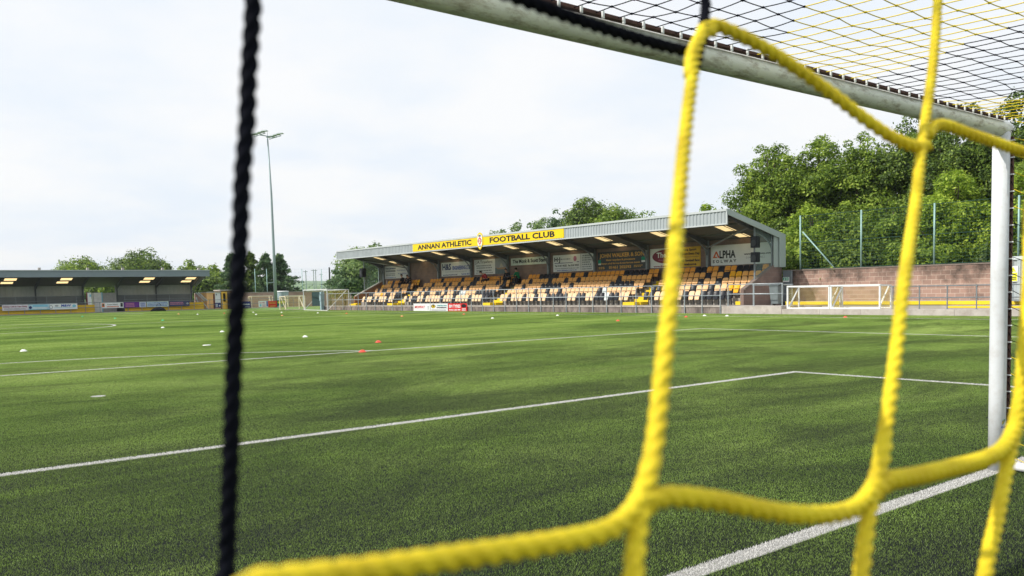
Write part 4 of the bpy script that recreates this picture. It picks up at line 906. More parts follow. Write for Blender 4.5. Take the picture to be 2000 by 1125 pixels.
MB().box((-33, LF-.12, -.01), (33, LF-.0, .10)).build('far_kerb', concrete_t, kind='structure')
rl = []; x = -15.
while x < 31: rl.append(x); x += 1.45
railing('grey railing along the front of the far covered terrace', LF-.05, (-16, 30.6), .05, 1.15, .62, rl, along='x', m=galv_d)
railing('upper grey crowd barrier inside the far covered terrace, left part', 103.3, (-15, 18.6), .8, 1.9, 1.4, [-14+2.9*i for i in range(12)], along='x', m=galv_d)
railing('upper grey crowd barrier inside the far covered terrace, right part', 103.3, (22.8, 30.3), .8, 1.9, 1.4, [22.9, 25.3, 27.8, 30.2], along='x', m=galv_d)
G3 = 'advert boards on the far terrace railing'
RX = (1, 0, 0)
def far_sign(label, xa, xb_, yt, basem, els, h=.60):
    pa, pb = atY(xa, yt, LF-.12), atY(xb_, yt, LF-.12); zt = 1.10
    return sign('railing_board', label, (pa.x, LF-.12, zt), RX, UZ, pb.x-pa.x, h, basem, els, group=G3)
far_sign('white railing board lettered in dark red, leftmost on the far terrace', 4, 55, 596, mat('sign_pinkish_white', (.66, .62, .68), .5), [('t', 'Solway Cafe & Take Away', .5, .30, .26, .92, sign_maroon), ('l', .06, .55, .92, .9, 2, sign_grey)])
far_sign('pale blue railing board with a dark round emblem', 55.3, 97, 596, mat('sign_ice', (.40, .58, .68), .5), [('e', .09, .55, .07, .26, sign_navy), ('r', .2, .1, .9, .42, sign_cyan), ('l', .2, .5, .9, .9, 2, sign_white), ('r', 0, .92, 1, 1, sign_teal)])
far_sign('white railing board with a blue ring and heavy navy M&W', 97.3, 151, 595, sign_white, [('e', .04, .55, .06, .36, sign_grey), ('e', .04, .55, .04, .24, sign_white), ('t', 'M&W', .58, .32, .42, .36, sign_blue, True, 1.0, .15), ('e', .24, .35, .07, .14, sign_grey), ('r', .16, .64, .88, .70, sign_cyan), ('e', .88, .42, .07, .26, sign_cyan)])
far_sign('white railing board with small pictures at both ends', 198, 241, 593, sign_white, [('r', .02, .12, .14, .8, sign_orange), ('e', .08, .4, .04, .2, sign_green), ('t', 'Annan Bakery', .5, .32, .26, .5, sign_grey), ('l', .24, .6, .8, .9, 1, sign_orange), ('r', .86, .1, .97, .8, sign_charcoal)])
far_sign('purple railing board with pale lettering', 242, 272, 592, sign_purple, [('l', .1, .1, .7, .9, 3, sign_pink)])
far_sign('small whitish railing board next to the purple one', 272.3, 285, 592, mat('sign_pale', (.6, .64, .72), .5), [('l', .15, .1, .9, .9, 5, sign_blue)])
far_sign('pale green-white railing board with thin blue lettering', 286.5, 329, 591, mat('sign_mint', (.55, .68, .66), .5), [('l', .04, .1, .96, .9, 3, sign_blue), ('r', 0, 0, .01, 1, sign_cyan)])
far_sign('dark navy railing board with a white emblem at its right end', 330, 370, 590, mat('sign_slate', (.05, .055, .12), .5), [('l', .05, .15, .7, .7, 2, sign_pink), ('e', .90, .5, .06, .2, sign_grey)])
# things in the gap of the far terrace
kx = atY(191, 575, 104.2); e = empty('white_cabinet', (21.0, 104.6, .0), label='white kiosk box with grey shutter in the gap of the far terrace', cat='kiosk')
MB().box((-1.15, -.5, 0), (-.3, .5, 2.25)).build('body', mat('kiosk_white', (.78, .76, .74), .5), e); MB().box((-.3, -.45, 0), (1.2, .5, 2.22)).build('shutter', mat('shutter_grey', (.34, .33, .32), .6), e); MB().box((-.36, -.52, 0), (-.26, -.44, 2.28)).build('corner_trim', sign_cyan, e)
e = empty('notice_stack', (19.0, 102.5, .9), label='narrow red and white notice post at the gap of the far terrace', cat='notice post')
MB().box((-.18, -.05, 0), (.25, .0, 1.35)).build('panel', sign_white, e); MB().box((-.24, -.06, .0), (-.14, .0, 1.4)).build('edge', sign_maroon, e); MB().box((.05, -.07, .9), (.22, -.055, 1.15)).build('panel', sign_cyan, e)
q = MB()
for dx in (0, .9): q.bar((30.6, 101.5+dx, 2.05), (31.6, 101.5+dx, 1.05), .12, .10)
q.bar((30.3, 101.5, 1.5), (30.75, 101.5, .1), .10, .10); q.bar((30.9, 101.5, 1.1), (31.6, 101.5, .1), .07, .07)
tag(q.build('stair_handrail', galv), 'sloping white and grey stair handrail at the right end of the far terrace', 'handrail')
# black kit bag by the far touchline
kb = atz(304, 606.5); kb.y = min(kb.y, 100.9); v = []
e = empty('kit_bag', (25.6, 100.4, 0), label='black kit bag slumped in front of the far terrace boards', cat='bag')
q = MB(); 
for i in range(9):
    for j in range(12):
        a = 2*math.pi*j/12; t = i/8; R0 = .42*math.sin(math.pi*min(.98, t*.97+.02))**.6; x = -.8+1.7*t; zz = R0*(.9+.5*t)*.85; q.v.append((x, R0*.9*math.cos(a), max(0, zz*(.5+.5*math.sin(a))*1.2)))
for i in range(8):
    for j in range(12): q.f.append((i*12+j, i*12+(j+1) % 12, (i+1)*12+(j+1) % 12, (i+1)*12+j)); q.m.append(0)
q.f += [tuple(range(12)), tuple(range(96, 108))]; q.m += [0, 0]; q.build('bag', dark_cloth, e, smooth=True)
MB().tube([(-.1, 0, .55), (.0, 0, .82), (.25, 0, .88), (.4, 0, .62)], .03, 6).build('handle', dark_cloth, e)

# ------------------------------------------------------------------ trees
def leaves_mesh(name, P, Nn, size, seed, m):
    rs = np.random.RandomState(seed); n = len(P)
    N_ = Nn+rs.normal(0, .55, (n, 3)); N_ /= np.linalg.norm(N_, axis=1)[:, None]+1e-9
    R1 = rs.normal(0, 1, (n, 3)); A = np.cross(N_, R1); A /= np.linalg.norm(A, axis=1)[:, None]+1e-9; B = np.cross(N_, A)
    s = (size*(.6+.8*rs.rand(n)))[:, None]; V = np.zeros((n, 4, 3), np.float32)
    V[:, 0] = P-A*s*.6; V[:, 1] = P+B*s*.30-N_*s*.06; V[:, 2] = P+A*s*.6; V[:, 3] = P-B*s*.30-N_*s*.06
    me = bpy.data.meshes.new(name); me.vertices.add(4*n); me.vertices.foreach_set('co', V.ravel()); me.loops.add(4*n); me.loops.foreach_set('vertex_index', np.arange(4*n))
    me.polygons.add(n); me.polygons.foreach_set('loop_start', np.arange(n)*4); me.polygons.foreach_set('loop_total', np.full(n, 4)); me.update(); me.validate(); me.materials.append(m); return me
def tree(name, label, x, y, h, wd, m, z0=0., leaf=.24, n=16000, low=.12, seed=0, clumps=46, group=None, cat='tree', shape='round', fill=.25, cl=(.17, .30)):
    rs = np.random.RandomState(seed+11); e = empty(name, (x, y, z0), label=label, cat=cat, group=group)
    cz = h*(low+1)/2; rzz = h*(1-low)/2; rx = wd/2; cen = []; rr_ = []
    clumps = int(clumps*2.0)
    for i in range(clumps):
        d = rs.normal(0, 1, 3); d /= np.linalg.norm(d)
        if d[2] < -.55: d[2] *= -.6
        k = rs.uniform(.50, .90) if rs.rand() > fill else rs.uniform(.1, .5)
        prof = 1.0
        if shape == 'column': prof = 1.0
        if shape == 'cone': prof = max(.12, .95-.9*((d[2]*k+1)/2))
        c = np.array([d[0]*rx*k*prof, d[1]*rx*k*prof, cz+d[2]*rzz*k]); cen.append(c); rr_.append(rs.uniform(*cl)*min(rx, rzz)*(.85 if d[2] > .6 else 1.15))
    cen = np.array(cen); rr_ = np.array(rr_); pr = rr_**2/np.sum(rr_**2); ci = rs.choice(clumps, n, p=pr)
    D = rs.normal(0, 1, (n, 3)); D /= np.linalg.norm(D, axis=1)[:, None]; D[:, 2] = np.where(D[:, 2] < -.75, -D[:, 2]*.7, D[:, 2])
    rad_ = rs.uniform(.45, 1.05, n)**.5; rad_ += (rs.rand(n) > .90)*rs.uniform(.1, .7, n)
    P = cen[ci]+D*(rr_[ci]*rad_)[:, None]*np.array([1.1, 1.1, .85])
    out_ = P-np.array([0, 0, cz*.8]); out_ /= np.linalg.norm(out_, axis=1)[:, None]+1e-9
    me = leaves_mesh('crown', P, D*.7+out_*.5+np.array([0, 0, .25]), leaf, seed, m); o = bpy.data.objects.new('crown', me); C.objects.link(o); o.parent = e
    q = MB(); tr = max(.07, h*.028); q.tube([(0, 0, 0), (.02*h*rs.uniform(-1, 1), .02*h*rs.uniform(-1, 1), h*.3), (.03*h*rs.uniform(-1, 1), 0, h*.62), (0, 0, h*.85)], [tr, tr*.8, tr*.45, tr*.12], 9)
    for i in rs.choice(clumps, min(12, clumps), replace=False):
        c = cen[i]; z = min(c[2]*.62, h*.6); q.tube([(0, 0, z*.75), tuple(c*np.array([.5, .5, 0])+np.array([0, 0, (z*.8+c[2])*.48])), tuple(c)], [tr*.42, tr*.26, tr*.06], 5)
    q.build('trunk', leafy_stem, e, smooth=True); return e
def conifer(name, label, x, y, h, wd, m, z0=0, seed=0, n=7000, leaf=.3, group=None):
    rs = np.random.RandomState(seed+5); e = empty(name, (x, y, z0), label=label, cat='tree', group=group); P = []; D = []
    q = MB(); q.tube([(0, 0, 0), (0, 0, h*.5), (0, 0, h)], [h*.02, h*.012, .02], 7)
    nb = 90; per = n//nb
    for b_ in range(nb):
        t = (b_+.5)/nb; z = h*(.10+.88*t); a = rs.uniform(0, 2*math.pi); L_ = wd/2*(1-t)**.7*rs.uniform(.4, 1.25)+.15
        if b_ % 3 == 0: q.tube([(0, 0, z), (L_*.9*math.cos(a), L_*.9*math.sin(a), z-.12*L_)], [.035, .01], 4)
        s = rs.rand(per)**.7*L_; off = rs.normal(0, .16, (per, 3))*(.4+.6*(L_-s)[:, None]/max(L_, .01))*min(1.4, wd/4)
        P.append(np.c_[s*math.cos(a), s*math.sin(a), z-.18*s+.10*s*s/max(L_, .1)]+off); D.append(np.tile([math.cos(a)*.3, math.sin(a)*.3, .8], (per, 1)))
    me = leaves_mesh('crown', np.vstack(P), np.vstack(D), leaf, seed, m); o = bpy.data.objects.new('crown', me); C.objects.link(o); o.parent = e
    q.build('trunk', leafy_stem, e, smooth=True); return e
def at_d(px, py, d): return CAM+ray(px, py)*d
def tree_px(fn, name, label, px, ytop, wpx, d, m, **k):
    P = at_d(px, ytop, d); z0 = k.get('z0', 0); return fn(name, label, P.x, P.y, P.z-z0, wpx*d/FPX, m, **k)
GR = 'big trees behind the blockwork wall'
# the wood on the right (px centre, top, width, X of trunk)
TR = [('tall broad tree with grey-green crown beside the stand roof, left end of the right-hand wood', 1512, 270, 175, 48, F_mid, 24000, .25),
      ('tall rounded mid green tree, second from the stand in the right-hand wood', 1598, 256, 175, 50, F_mid, 24000, .25),
      ('tall leafy tree behind the second fence post in the right-hand wood', 1690, 246, 170, 51, F_mid, 22000, .25),
      ('darkest and tallest tree, rising behind the crossbar in the right-hand wood', 1790, 214, 190, 52, F_dark, 24000, .25),
      ('dark tall tree close left of the right goalpost', 1895, 190, 190, 51, F_dark, 22000, .25),
      ('tall tree seen through the roof net right of the goalpost', 2010, 170, 190, 50, F_dark, 20000, .25),
      ('tree at the far right edge beyond the goalpost', 2120, 190, 200, 48, F_mid, 16000, .27)]
for i, (lb_, px, yt, wp, X_, m, n, lf) in enumerate(TR):
    P = atX(px, yt, X_); d = (P-CAM).dot(_f); tree('broadleaf_tree', lb_, P.x, P.y, P.z*1.02, wp*d/FPX*1.12, m, leaf=lf*.68, n=int(n*2.2), low=.05, seed=i+1, clumps=95, group=GR, cl=(.10, .24))
TF = [('lower bright green tree in front of the wood, just right of the stand roof', 1588, 392, 120, 43.5, F_bright, 12000),
      ('lower leafy tree between the first and second fence posts', 1665, 400, 130, 44, F_mid, 12000),
      ('low bright tree behind the third fence post', 1745, 385, 130, 44, F_mid, 12000),
      ('large bright yellow-green tree immediately left of the goalpost', 1868, 318, 165, 44, F_bright, 18000),
      ('bright green tree visible between goalpost and right picture edge', 1995, 330, 150, 44, F_bright, 14000),
      ('shrubby tree filling the gap right behind the gable of the stand', 1520, 410, 120, 45, F_dark, 10000)]
for i, (lb_, px, yt, wp, X_, m, n) in enumerate(TF):
    P = atX(px, yt, X_); d = (P-CAM).dot(_f); tree('broadleaf_tree', lb_, P.x, P.y, P.z*1.02, wp*d/FPX*1.1, m, leaf=.155, n=int(n*2.0), low=.0, seed=40+i, clumps=75, group='lower trees in front of the wood', cl=(.11, .26))
hs_ = random.Random(8)
for i in range(9):
    y = 27.5-4.0*i; tree('hedge_shrub', 'dark undergrowth shrub, number %s along the foot of the wood from the stand' % ['one', 'two', 'three', 'four', 'five', 'six', 'seven', 'eight', 'nine'][i], 42.2+hs_.uniform(-.6, .8), y, hs_.uniform(3.6, 5.0), 5.2, F_dark if i % 2 else F_mid, leaf=.20, n=8000, low=-.05, seed=70+i, clumps=36, group='undergrowth at the foot of the wood', cat='shrub')
# trees over the stand roof
G5 = 'trees showing above the grandstand roof'
for i, (lb_, px, yt, wp, d, m, n, sh) in enumerate([
        ('leafy pale tree just left of the big wood, above the right end of the roof', 1392, 396, 84, 74, F_bright, 9000, 'round'),
        ('light green tree right of the dark rounded tree above the roof', 1228, 404, 100, 86, F_grey, 8000, 'round'),
        ('bright green tree between the two darker crowns above the roof', 1190, 398, 90, 85, F_mid, 9000, 'round'),
        ('tallest dark green rounded tree above the FOOTBALL CLUB sign', 1146, 383, 100, 88, F_dark, 12000, 'round'),
        ('narrow feathery tree left of the tallest one above the roof', 1088, 408, 46, 92, F_blue, 5000, 'column'),
        ('small rounded tree above the middle of the name board', 1048, 421, 56, 98, F_grey, 5000, 'round'),
        ('small tree above the name board, right of its crest', 1010, 430, 46, 102, F_grey, 5000, 'round'),
        ('smallest leafy top just over the roof right of the crest', 970, 441, 50, 104, F_grey, 4500, 'round')]):
    tree_px(tree, 'broadleaf_tree', lb_, px, yt-5, wp*1.35, d, m, n=int(n*2.4), leaf=.24, low=.1, seed=100+i, clumps=46, group=G5, cl=(.20, .36))
# trees left of the stand
G6 = 'trees beyond the far end of the grandstand'
for i, (lb_, px, yt, wp, d, m, n) in enumerate([
        ('feathery pale willow-like tree seen under the left end of the stand roof', 712, 470, 130, 100, F_grey, 14000),
        ('grey-green tree behind the far gable glass', 765, 466, 90, 108, F_blue, 8000),
        ('lower bushy tree left of the willow-like tree', 672, 520, 70, 98, F_blue, 7000)]):
    tree_px(tree, 'broadleaf_tree', lb_, px, yt, wp, d, m, n=n, leaf=.30, low=0, seed=130+i, clumps=40, group=G6)
G7 = 'conifers behind the black cord'
for i, (lb_, px, yt, wp, d, m) in enumerate([
        ('dark conifer half hidden left of the black cord', 452, 496, 52, 118, F_blue), ('dark conifer just right of the black cord', 488, 494, 46, 118, F_dark),
        ('tall pointed conifer between cord and floodlight mast', 519, 496, 44, 116, F_blue), ('conifer directly behind the floodlight mast', 545, 497, 60, 117, F_blue)]):
    tree_px(conifer, 'conifer', lb_, px, yt, wp*1.9, d, m, seed=i, n=12000, leaf=.26, group=G7)
G8 = 'trees behind the far covered terrace'
for i, (lb_, px, yt, wp, d, m, n) in enumerate([
        ('domed green tree above the left half of the far terrace roof', 165, 499, 112, 150, F_mid, 10000), ('dark broad tree with a flat domed crown above the far terrace', 277, 479, 112, 150, F_dark, 13000),
        ('lighter green tree over the right end of the far terrace roof', 368, 504, 62, 135, F_mid, 7000), ('small dark tree right of the broad dark one', 327, 512, 40, 135, F_dark, 4000),
        ('green tree past the right end of the far terrace', 415, 513, 70, 128, F_mid, 9000), ('rounded green bush-like tree behind the orange huts', 442, 520, 60, 126, F_mid, 7000),
        ('tree seen through the gap of the far terrace, left side', 186, 528, 44, 128, F_dark, 5000), ('brighter tree seen through the gap of the far terrace, right side', 214, 530, 40, 126, F_mid, 5000),
        ('dark tree low behind the right end of the far terrace', 392, 528, 60, 122, F_dark, 6000)]):
    tree_px(tree, 'broadleaf_tree', lb_, px, yt, wp, d, m, n=int(n*1.7), leaf=.32, low=0.0, seed=160+i, clumps=48, group=G8, cl=(.20, .36))

rs_ = np.random.RandomState(4); Pn = []
for k in range(150):
    a = rs_.uniform(-.2, 1.1); r_ = rs_.choice([430, 640, 1000]); zz = -.06+(r_-170)*.0040*(1+.5*math.sin(3*a+1))+(max(0, r_-700)*.0105*(1+.5*math.sin(9*a-1.6)) if r_ > 700 else 0)
    c = np.array([r_*math.sin(a), 50+r_*math.cos(a), zz+1.0]); Pn.append(c+rs_.normal(0, 1, (90, 3))*np.array([r_*.022, r_*.012, .0032*r_+.6]))
Pn = np.vstack(Pn); me = leaves_mesh('far_woodland', Pn, np.tile([0, -.3, .8], (len(Pn), 1)), 2.2, 9, F_blue); o = bpy.data.objects.new('far_woodland', me); C.objects.link(o)
tag(o, 'far-off hedgerows and woods on the fields beyond the ground', 'woodland', kind='stuff')

# ------------------------------------------------------------------ far right-hand corner of the ground
fw_ = empty('far_wall', (45, 106.1, 0), label='low pink blockwork wall at the far corner, behind the banners', cat='wall')
q = MB(); q.box((31.6, 106.0, -.1), (60, 106.25, 1.93)); o = q.build('blockwork', brick_far, fw_); o.location = (-45, -106.1, 0)
q = MB(); q.box((31.6, 105.95, 1.93), (60, 106.3, 2.0)); o = q.build('coping', concrete, fw_); o.location = (-45, -106.1, 0)
fxs = [atY(p, 540, 107).x for p in (498, 521, 590, 628)]
meshfence('netting_fence', 'tall green-posted netting fence behind the far pink wall', 'x', 107.0, fxs[0], 53.5, 0, 5.0, fxs+[53.5], sp=.5, wr=.0016)
# floodlight mast
mb_ = Vector((40.0, 101.4, 0)); fm_ = empty('floodlight_mast', mb_, label='very tall slim grey floodlight mast with lamps at its top, left of the stand', cat='floodlight mast')
mt_ = mat('mast_galvanised', (.30, .37, .39), .5, .3, .12, 1)
MB().tube([(0, 0, 0), (0, 0, 7), (0, 0, 14), (-.2, 0, 21.2)], [.22, .17, .12, .08], 14).build('pole', mt_, fm_, smooth=True)
MB().box((-.34, -.34, 0), (.34, .34, .06)).build('base_plate', mt_, fm_); MB().box((-.9, -.3, 3.1), (-.2, -.2, 3.2)).build('cross_arm', mt_, fm_)
Rv = Vector((RT.x, RT.y, 0)).normalized(); Fv = Vector((_f.x, _f.y, 0)).normalized(); top = Vector((-.2, 0, 21.2))
u_ = (2.1*Rv-2.2*Fv)/2; v_ = (1.35*Rv+1.9*Fv)/2
MB().bar(top-v_, top+v_, .10, .10).build('head_arm', mt_, fm_)
lampm = mat('floodlight_housing', (.42, .47, .47), .45, .2, .1, 4)
for s_ in (-1, 1):
    MB().bar(top+s_*v_-u_, top+s_*v_+u_, .08, .08).build('crossbar', mt_, fm_)
    for k in (-.95, -.45, .25, .85):
        c = top+s_*v_+u_*k+Vector((0, 0, .22)); a = -Rv*.5+Fv*-.35
        q = MB(); a1 = Rv*.42; b1 = Fv*.30; q.add([c-a1-b1+Vector((0, 0, -.02)), c+a1-b1+Vector((0, 0, .06)), c+a1+b1+Vector((0, 0, .06)), c-a1+b1+Vector((0, 0, -.02)), c-a1*.6-b1*.6+Vector((0, 0, .15)), c+a1*.7-b1*.6+Vector((0, 0, .20)), c+a1*.7+b1*.6+Vector((0, 0, .20)), c-a1*.6+b1*.6+Vector((0, 0, .15))], [(0,3,2,1), (4,5,6,7), (0,1,5,4), (1,2,6,5), (2,3,7,6), (3,0,4,7)])
        q.tube([c, c-Vector((0, 0, .22))], .03, 5); q.build('floodlight', lampm, fm_)
MB().tube([top, top+Vector((0, 0, .5))], .03, 5).build('lightning_rod', mt_, fm_)
# huts, tank, banners and stored goals near the far corner
hp = [atY(p, 590, 102.5).x for p in (404, 417, 431, 471)]
def hut(label, x0, x1, z, y0, y1, front, side, parts=()):
    e = empty('hut', ((x0+x1)/2, (y0+y1)/2, 0), label=label, cat='hut'); hw, hd = (x1-x0)/2, (y1-y0)/2
    MB().box((-hw, -hd, 0), (hw, hd, z)).build('body', side, e); MB().box((-hw-.06, -hd-.12, z), (hw+.06, hd+.06, z+.10)).build('roof', mat('hut_roof', (.55, .52, .48), .7), e)
    for nm, a, b, z0_, z1_, m in parts: MB().box((-hw+a*2*hw, -hd-.03, z0_), (-hw+b*2*hw, -hd-.003, z1_)).build(nm, m, e)
    return e
hut('orange timber turnstile hut with a white door panel, beside the far terrace', hp[0], hp[2], 2.02, 102.5, 104.5, None, hut_orange,
    [('panel', .0, .42, 0, 1.92, hut_orange), ('door', .47, .58, .1, 1.85, mat('dark_red_gap', (.12, .03, .02), .8)), ('panel', .60, 1.0, .2, 2.0, sign_white), ('notice', .66, .74, 1.7, 1.85, sign_grey)])
hut('long amber brown timber hut passing behind the black cord', hp[2]+.03, hp[3], 2.25, 102.4, 104.8, None, mat('brown_timber', (.16, .10, .05), .8, 0, .3, 2),
    [('door', .02, .30, 0, 2.1, hut_amber), ('window', .10, .22, .9, 1.9, mat('ochre_window', (.35, .2, .03), .6)), ('panel', .34, .60, .2, 1.9, mat('dark_timber', (.07, .06, .05), .8)), ('panel', .85, .98, .2, 1.7, hut_amber)])
G9 = 'banners on the far corner railing'
def banner(label, pxa, pxb, ya, yb, m, els, Y_=101.15):
    pa, pb = atY(pxa, ya, Y_), atY(pxb, yb, Y_); return sign('railing_banner', label, (pa.x, Y_, pa.z), RX, UZ, pb.x-pa.x, pa.z-pb.z, m, els, group=G9)
banner('small navy banner in front of the orange hut', 420, 431.5, 591.5, 601, sign_navy, [('l', .1, .2, .5, .9, 3, sign_white), ('e', .8, .6, .1, .15, sign_white)])
banner('navy banner just right of the black cord', 470, 490, 589, 601, sign_navy, [('l', .2, .3, .9, .6, 1, sign_white), ('l', .4, .7, .9, .95, 1, sign_grey)])
banner('white banner with pink writing and a blue strip', 505, 523.5, 588, 599.5, sign_white, [('t', 'Inglis', .4, .28, .24, .6, sign_pink), ('e', .2, .7, .1, .22, sign_cyan), ('l', .38, .55, .78, .95, 2, sign_pink), ('r', .84, .05, .98, .9, sign_blue)])
banner('red banner with orange lettering', 524, 541, 588, 600, sign_red, [('l', .1, .1, .9, .5, 2, sign_gold), ('l', .15, .65, .85, .95, 1, sign_gold)])
banner('dark green banner with lemon lettering beside the mast foot', 541.3, 559.5, 586.5, 598, sign_green, [('t', 'the Gig Pub', .5, .30, .36, .92, sign_lemon), ('l', .1, .7, .9, .9, 1, sign_cyan)])
railing('grey railing carrying the banners in the far corner', 101.3, (31.6, 44.0), 0, 1.15, .6, [31.8+1.5*i for i in range(9)], along='x', m=galv_d)
tk = atY(553, 590, 104.5); e = empty('water_tank', (tk.x, 104.5, 0), label='round pale grey tank with a white lid behind the green banner', cat='tank')
q = MB(); q.disc((0, 0, .0), .72, 28, 2.0, .72); q.build('body', mat('tank_grey', (.30, .38, .42), .5, 0, .2, 2), e); q = MB(); q.disc((0, 0, 2.0), .78, 28, .10, .70); q.build('lid', sign_white, e)
def goal_between(name, label, A, B, h, d, sp=.2, group=None, mt=whitep):
    A, B = Vector(A), Vector(B); L_ = (B-A).length; e = small_goal(name, label, -L_/2, L_/2, 0, 0, h, d, sp=sp, group=group, mt=mt); e.location = ((A.x+B.x)/2, (A.y+B.y)/2, 0)
    a = math.atan2((B-A).y, (B-A).x)-math.pi/2; x_ax = Vector((math.cos(a), math.sin(a), 0))
    if x_ax.dot(Fv) < 0: a += math.pi
    e.rotation_euler = (0, 0, a); return e
cream = mat('cream_paint', (.80, .72, .55), .5, 0, .08, 3)
G10 = 'small goals stored at the far corner'
goal_between('training_goal', 'cream small goal behind the white banner right of the black cord', (atY(492, 600, 102.6).x, 102.6, 0), (atY(533, 600, 102.6).x, 102.6, 0), 1.5, 1.1, group=G10, mt=cream)
goal_between('training_goal', 'cream small goal between the tank and the tall portable goal', (atY(563, 600, 102.6).x, 102.6, 0), (atY(592, 600, 102.6).x, 102.6, 0), 1.45, 1.1, group=G10, mt=cream)
goal_between('training_goal', 'cream small goal inside the tall portable goal', (32.4, 80.5, 0), (34.6, 80.8, 0), 1.4, 1.1, group=G10, mt=cream)
bpy.data.objects.remove(pg.children[-1]) if False else None
for ch in list(pg.children): bpy.data.objects.remove(ch)
bpy.data.objects.remove(pg)
goal_between('portable_goal', 'tall white box-shaped portable goal beside the far end of the grandstand', atz(594, 605.8), atz(640, 607.2), 1.95, 2.0, sp=.25)['category'] = 'portable goal'
q = MB(); g0 = atX(645, 606, 32.9); q.box((-.14, -.14, 0), (.14, .14, 1.75)); q.box((-.18, -.18, .9), (.18, .18, 1.55)); o = q.build('gate_pillar', mat('pillar_blue_grey', (.30, .42, .46), .5), None); o.location = (32.85, 71.9+1.2, 0)
tag(o, 'stout blue-grey gate pillar at the far end of the stand front', 'pillar')
gt = empty('dark_gate', (33.4, 75.5, .4), label='dark green-black gate panel behind the far end railing', cat='gate'); MB().box((-.03, -.9, 0), (.03, .9, 1.35)).build('panel', mat('gate_dark', (.02, .05, .05), .7), gt)
# distant poles
pm_ = mat('distant_pole', (.28, .34, .33), .8)
GP = 'distant poles beyond the far wall'
for i, (px, yt, d, r, lb_) in enumerate([(573.5, 546, 260, .12, 'faint short pole right of the mast foot'), (597, 528, 240, .12, 'faint pole near the middle of the open view'), (612, 526, 250, .10, 'left one of a close pair of faint poles'), (616, 526, 250, .10, 'right one of a close pair of faint poles'), (627, 534, 300, .10, 'faintest pole, left of the branching one')]):
    P = at_d(px, yt, d); e = empty('distant_pole', (P.x, P.y, -.03), label=lb_, cat='pole', group=GP); MB().tube([(0, 0, 0), (0, 0, P.z)], [r*1.3, r], 6).build('shaft', pm_, e); MB().bar((-.8, 0, P.z-.3), (.8, .6, P.z-.3), .14, .14).build('cross_arm', pm_, e)
P = at_d(643, 522, 116); e = empty('branching_pole', (P.x, P.y, 0), label='dark pole with two upswept arms left of the willow-like tree', cat='pole'); dkp = mat('dark_pole', (.05, .06, .06), .8)
MB().tube([(0, 0, 0), (0, 0, P.z)], [.16, .10], 8).build('shaft', dkp, e)
for s_, zz in ((-1, .9), (1, 1.5)): MB().tube([Vector((0, 0, P.z-3.2)), Rv*(s_*.9)+Vector((0, 0, P.z-2.3)), Rv*(s_*1.25)+Vector((0, 0, P.z-3.2+zz))], .05, 6).build('arm', dkp, e)

# ------------------------------------------------------------------ training cones
cw, cr_, cg, co_ = mat('cone_white', (.85, .86, .80), .4, 0, .03, 9), mat('cone_red', (.80, .10, .06), .4, 0, .1, 9), mat('cone_green', (.02, .55, .25), .4, 0, .1, 9), mat('cone_orange', (.85, .34, .14), .4, 0, .1, 9)
cq = MB(); prof = [(.100, .0), (.098, .004), (.080, .012), (.058, .036), (.040, .054), (.032, .056), (.034, .050), (.052, .032), (.074, .008)]
for r, z in prof: cq.v += [(r*math.cos(2*math.pi*j/28), r*math.sin(2*math.pi*j/28), z) for j in range(28)]
for i in range(len(prof)-1):
    for j in range(28): cq.f.append((i*28+j, i*28+(j+1) % 28, (i+1)*28+(j+1) % 28, (i+1)*28+j)); cq.m.append(0)
c0 = None
for px, py, m, lb_ in [(46, 687, cw, 'white disc cone nearest the left picture edge'), (161, 619, cg, 'green disc cone, leftmost of the three green ones'), (225, 622.5, cg, 'green disc cone above the curve of the centre circle'), (318, 626.5, cg, 'green disc cone, rightmost of the three green ones'),
        (318, 641, cw, 'white disc cone just in front of a green cone'), (349, 614, co_, 'pale orange disc cone near the far terrace'), (386, 614.5, cw, 'white disc cone near the right end of the far terrace'), (434, 649, cw, 'white disc cone close left of the black cord'),
        (438, 612.5, cr_, 'small red disc cone in front of the long brown hut'), (495, 610.5, cw, 'white disc cone in front of the navy banner'), (500.5, 614.8, cw, 'white disc cone right of the black cord, below another white one'), (550, 610.8, cw, 'white disc cone in front of the mast foot'), (551, 617, co_, 'orange disc cone just below the mast'),
        (621, 612, cw, 'white disc cone in front of the tall portable goal'), (677, 613, cr_, 'red disc cone in front of the far end of the stand wall'), (785, 618.5, co_, 'orange-red disc cone left of the pitchside boards'), (906, 614.5, cr_, 'red disc cone below the red pitchside board'), (962, 622.5, cw, 'white disc cone right of the red pitchside board'),
        (596, 659, cw, 'large white disc cone alone in mid pitch'), (739, 669.5, cr_, 'red disc cone just beyond the penalty area line'), (708, 688.5, cr_, 'red disc cone standing on the penalty area line'), (1089, 617, cw, 'white disc cone in front of the middle of the stand'), (1207, 627.5, cr_, 'red disc cone left of the thick yellow cord'),
        (1340, 620, cr_, 'red disc cone right of the thick yellow cord'), (1376, 617.5, cw, 'white disc cone near the right end of the stained wall'), (1420, 618, cw, 'white disc cone at the start of the pale kerb'), (1651, 620.5, cr_, 'red disc cone in front of the small training goals')]:
    P = atz(px, py)
    if c0 is None: c0 = cq.build('disc_cone', m, None, smooth=True); o = c0
    else: o = link_copy(c0); o.name = 'disc_cone'
    o.material_slots[0].link = 'OBJECT'; o.material_slots[0].material = m; o.location = (P.x, P.y, .012); tag(o, lb_, 'cone', 'disc cones on the pitch')
P = atz(404, 675.5); q = MB(); q.disc((0, 0, 0), .12, 24, .012, .11); o = q.build('flat_marker', cw); o.location = (P.x, P.y, .018); tag(o, 'flat white marker lying on the turf left of the black cord', 'marker')

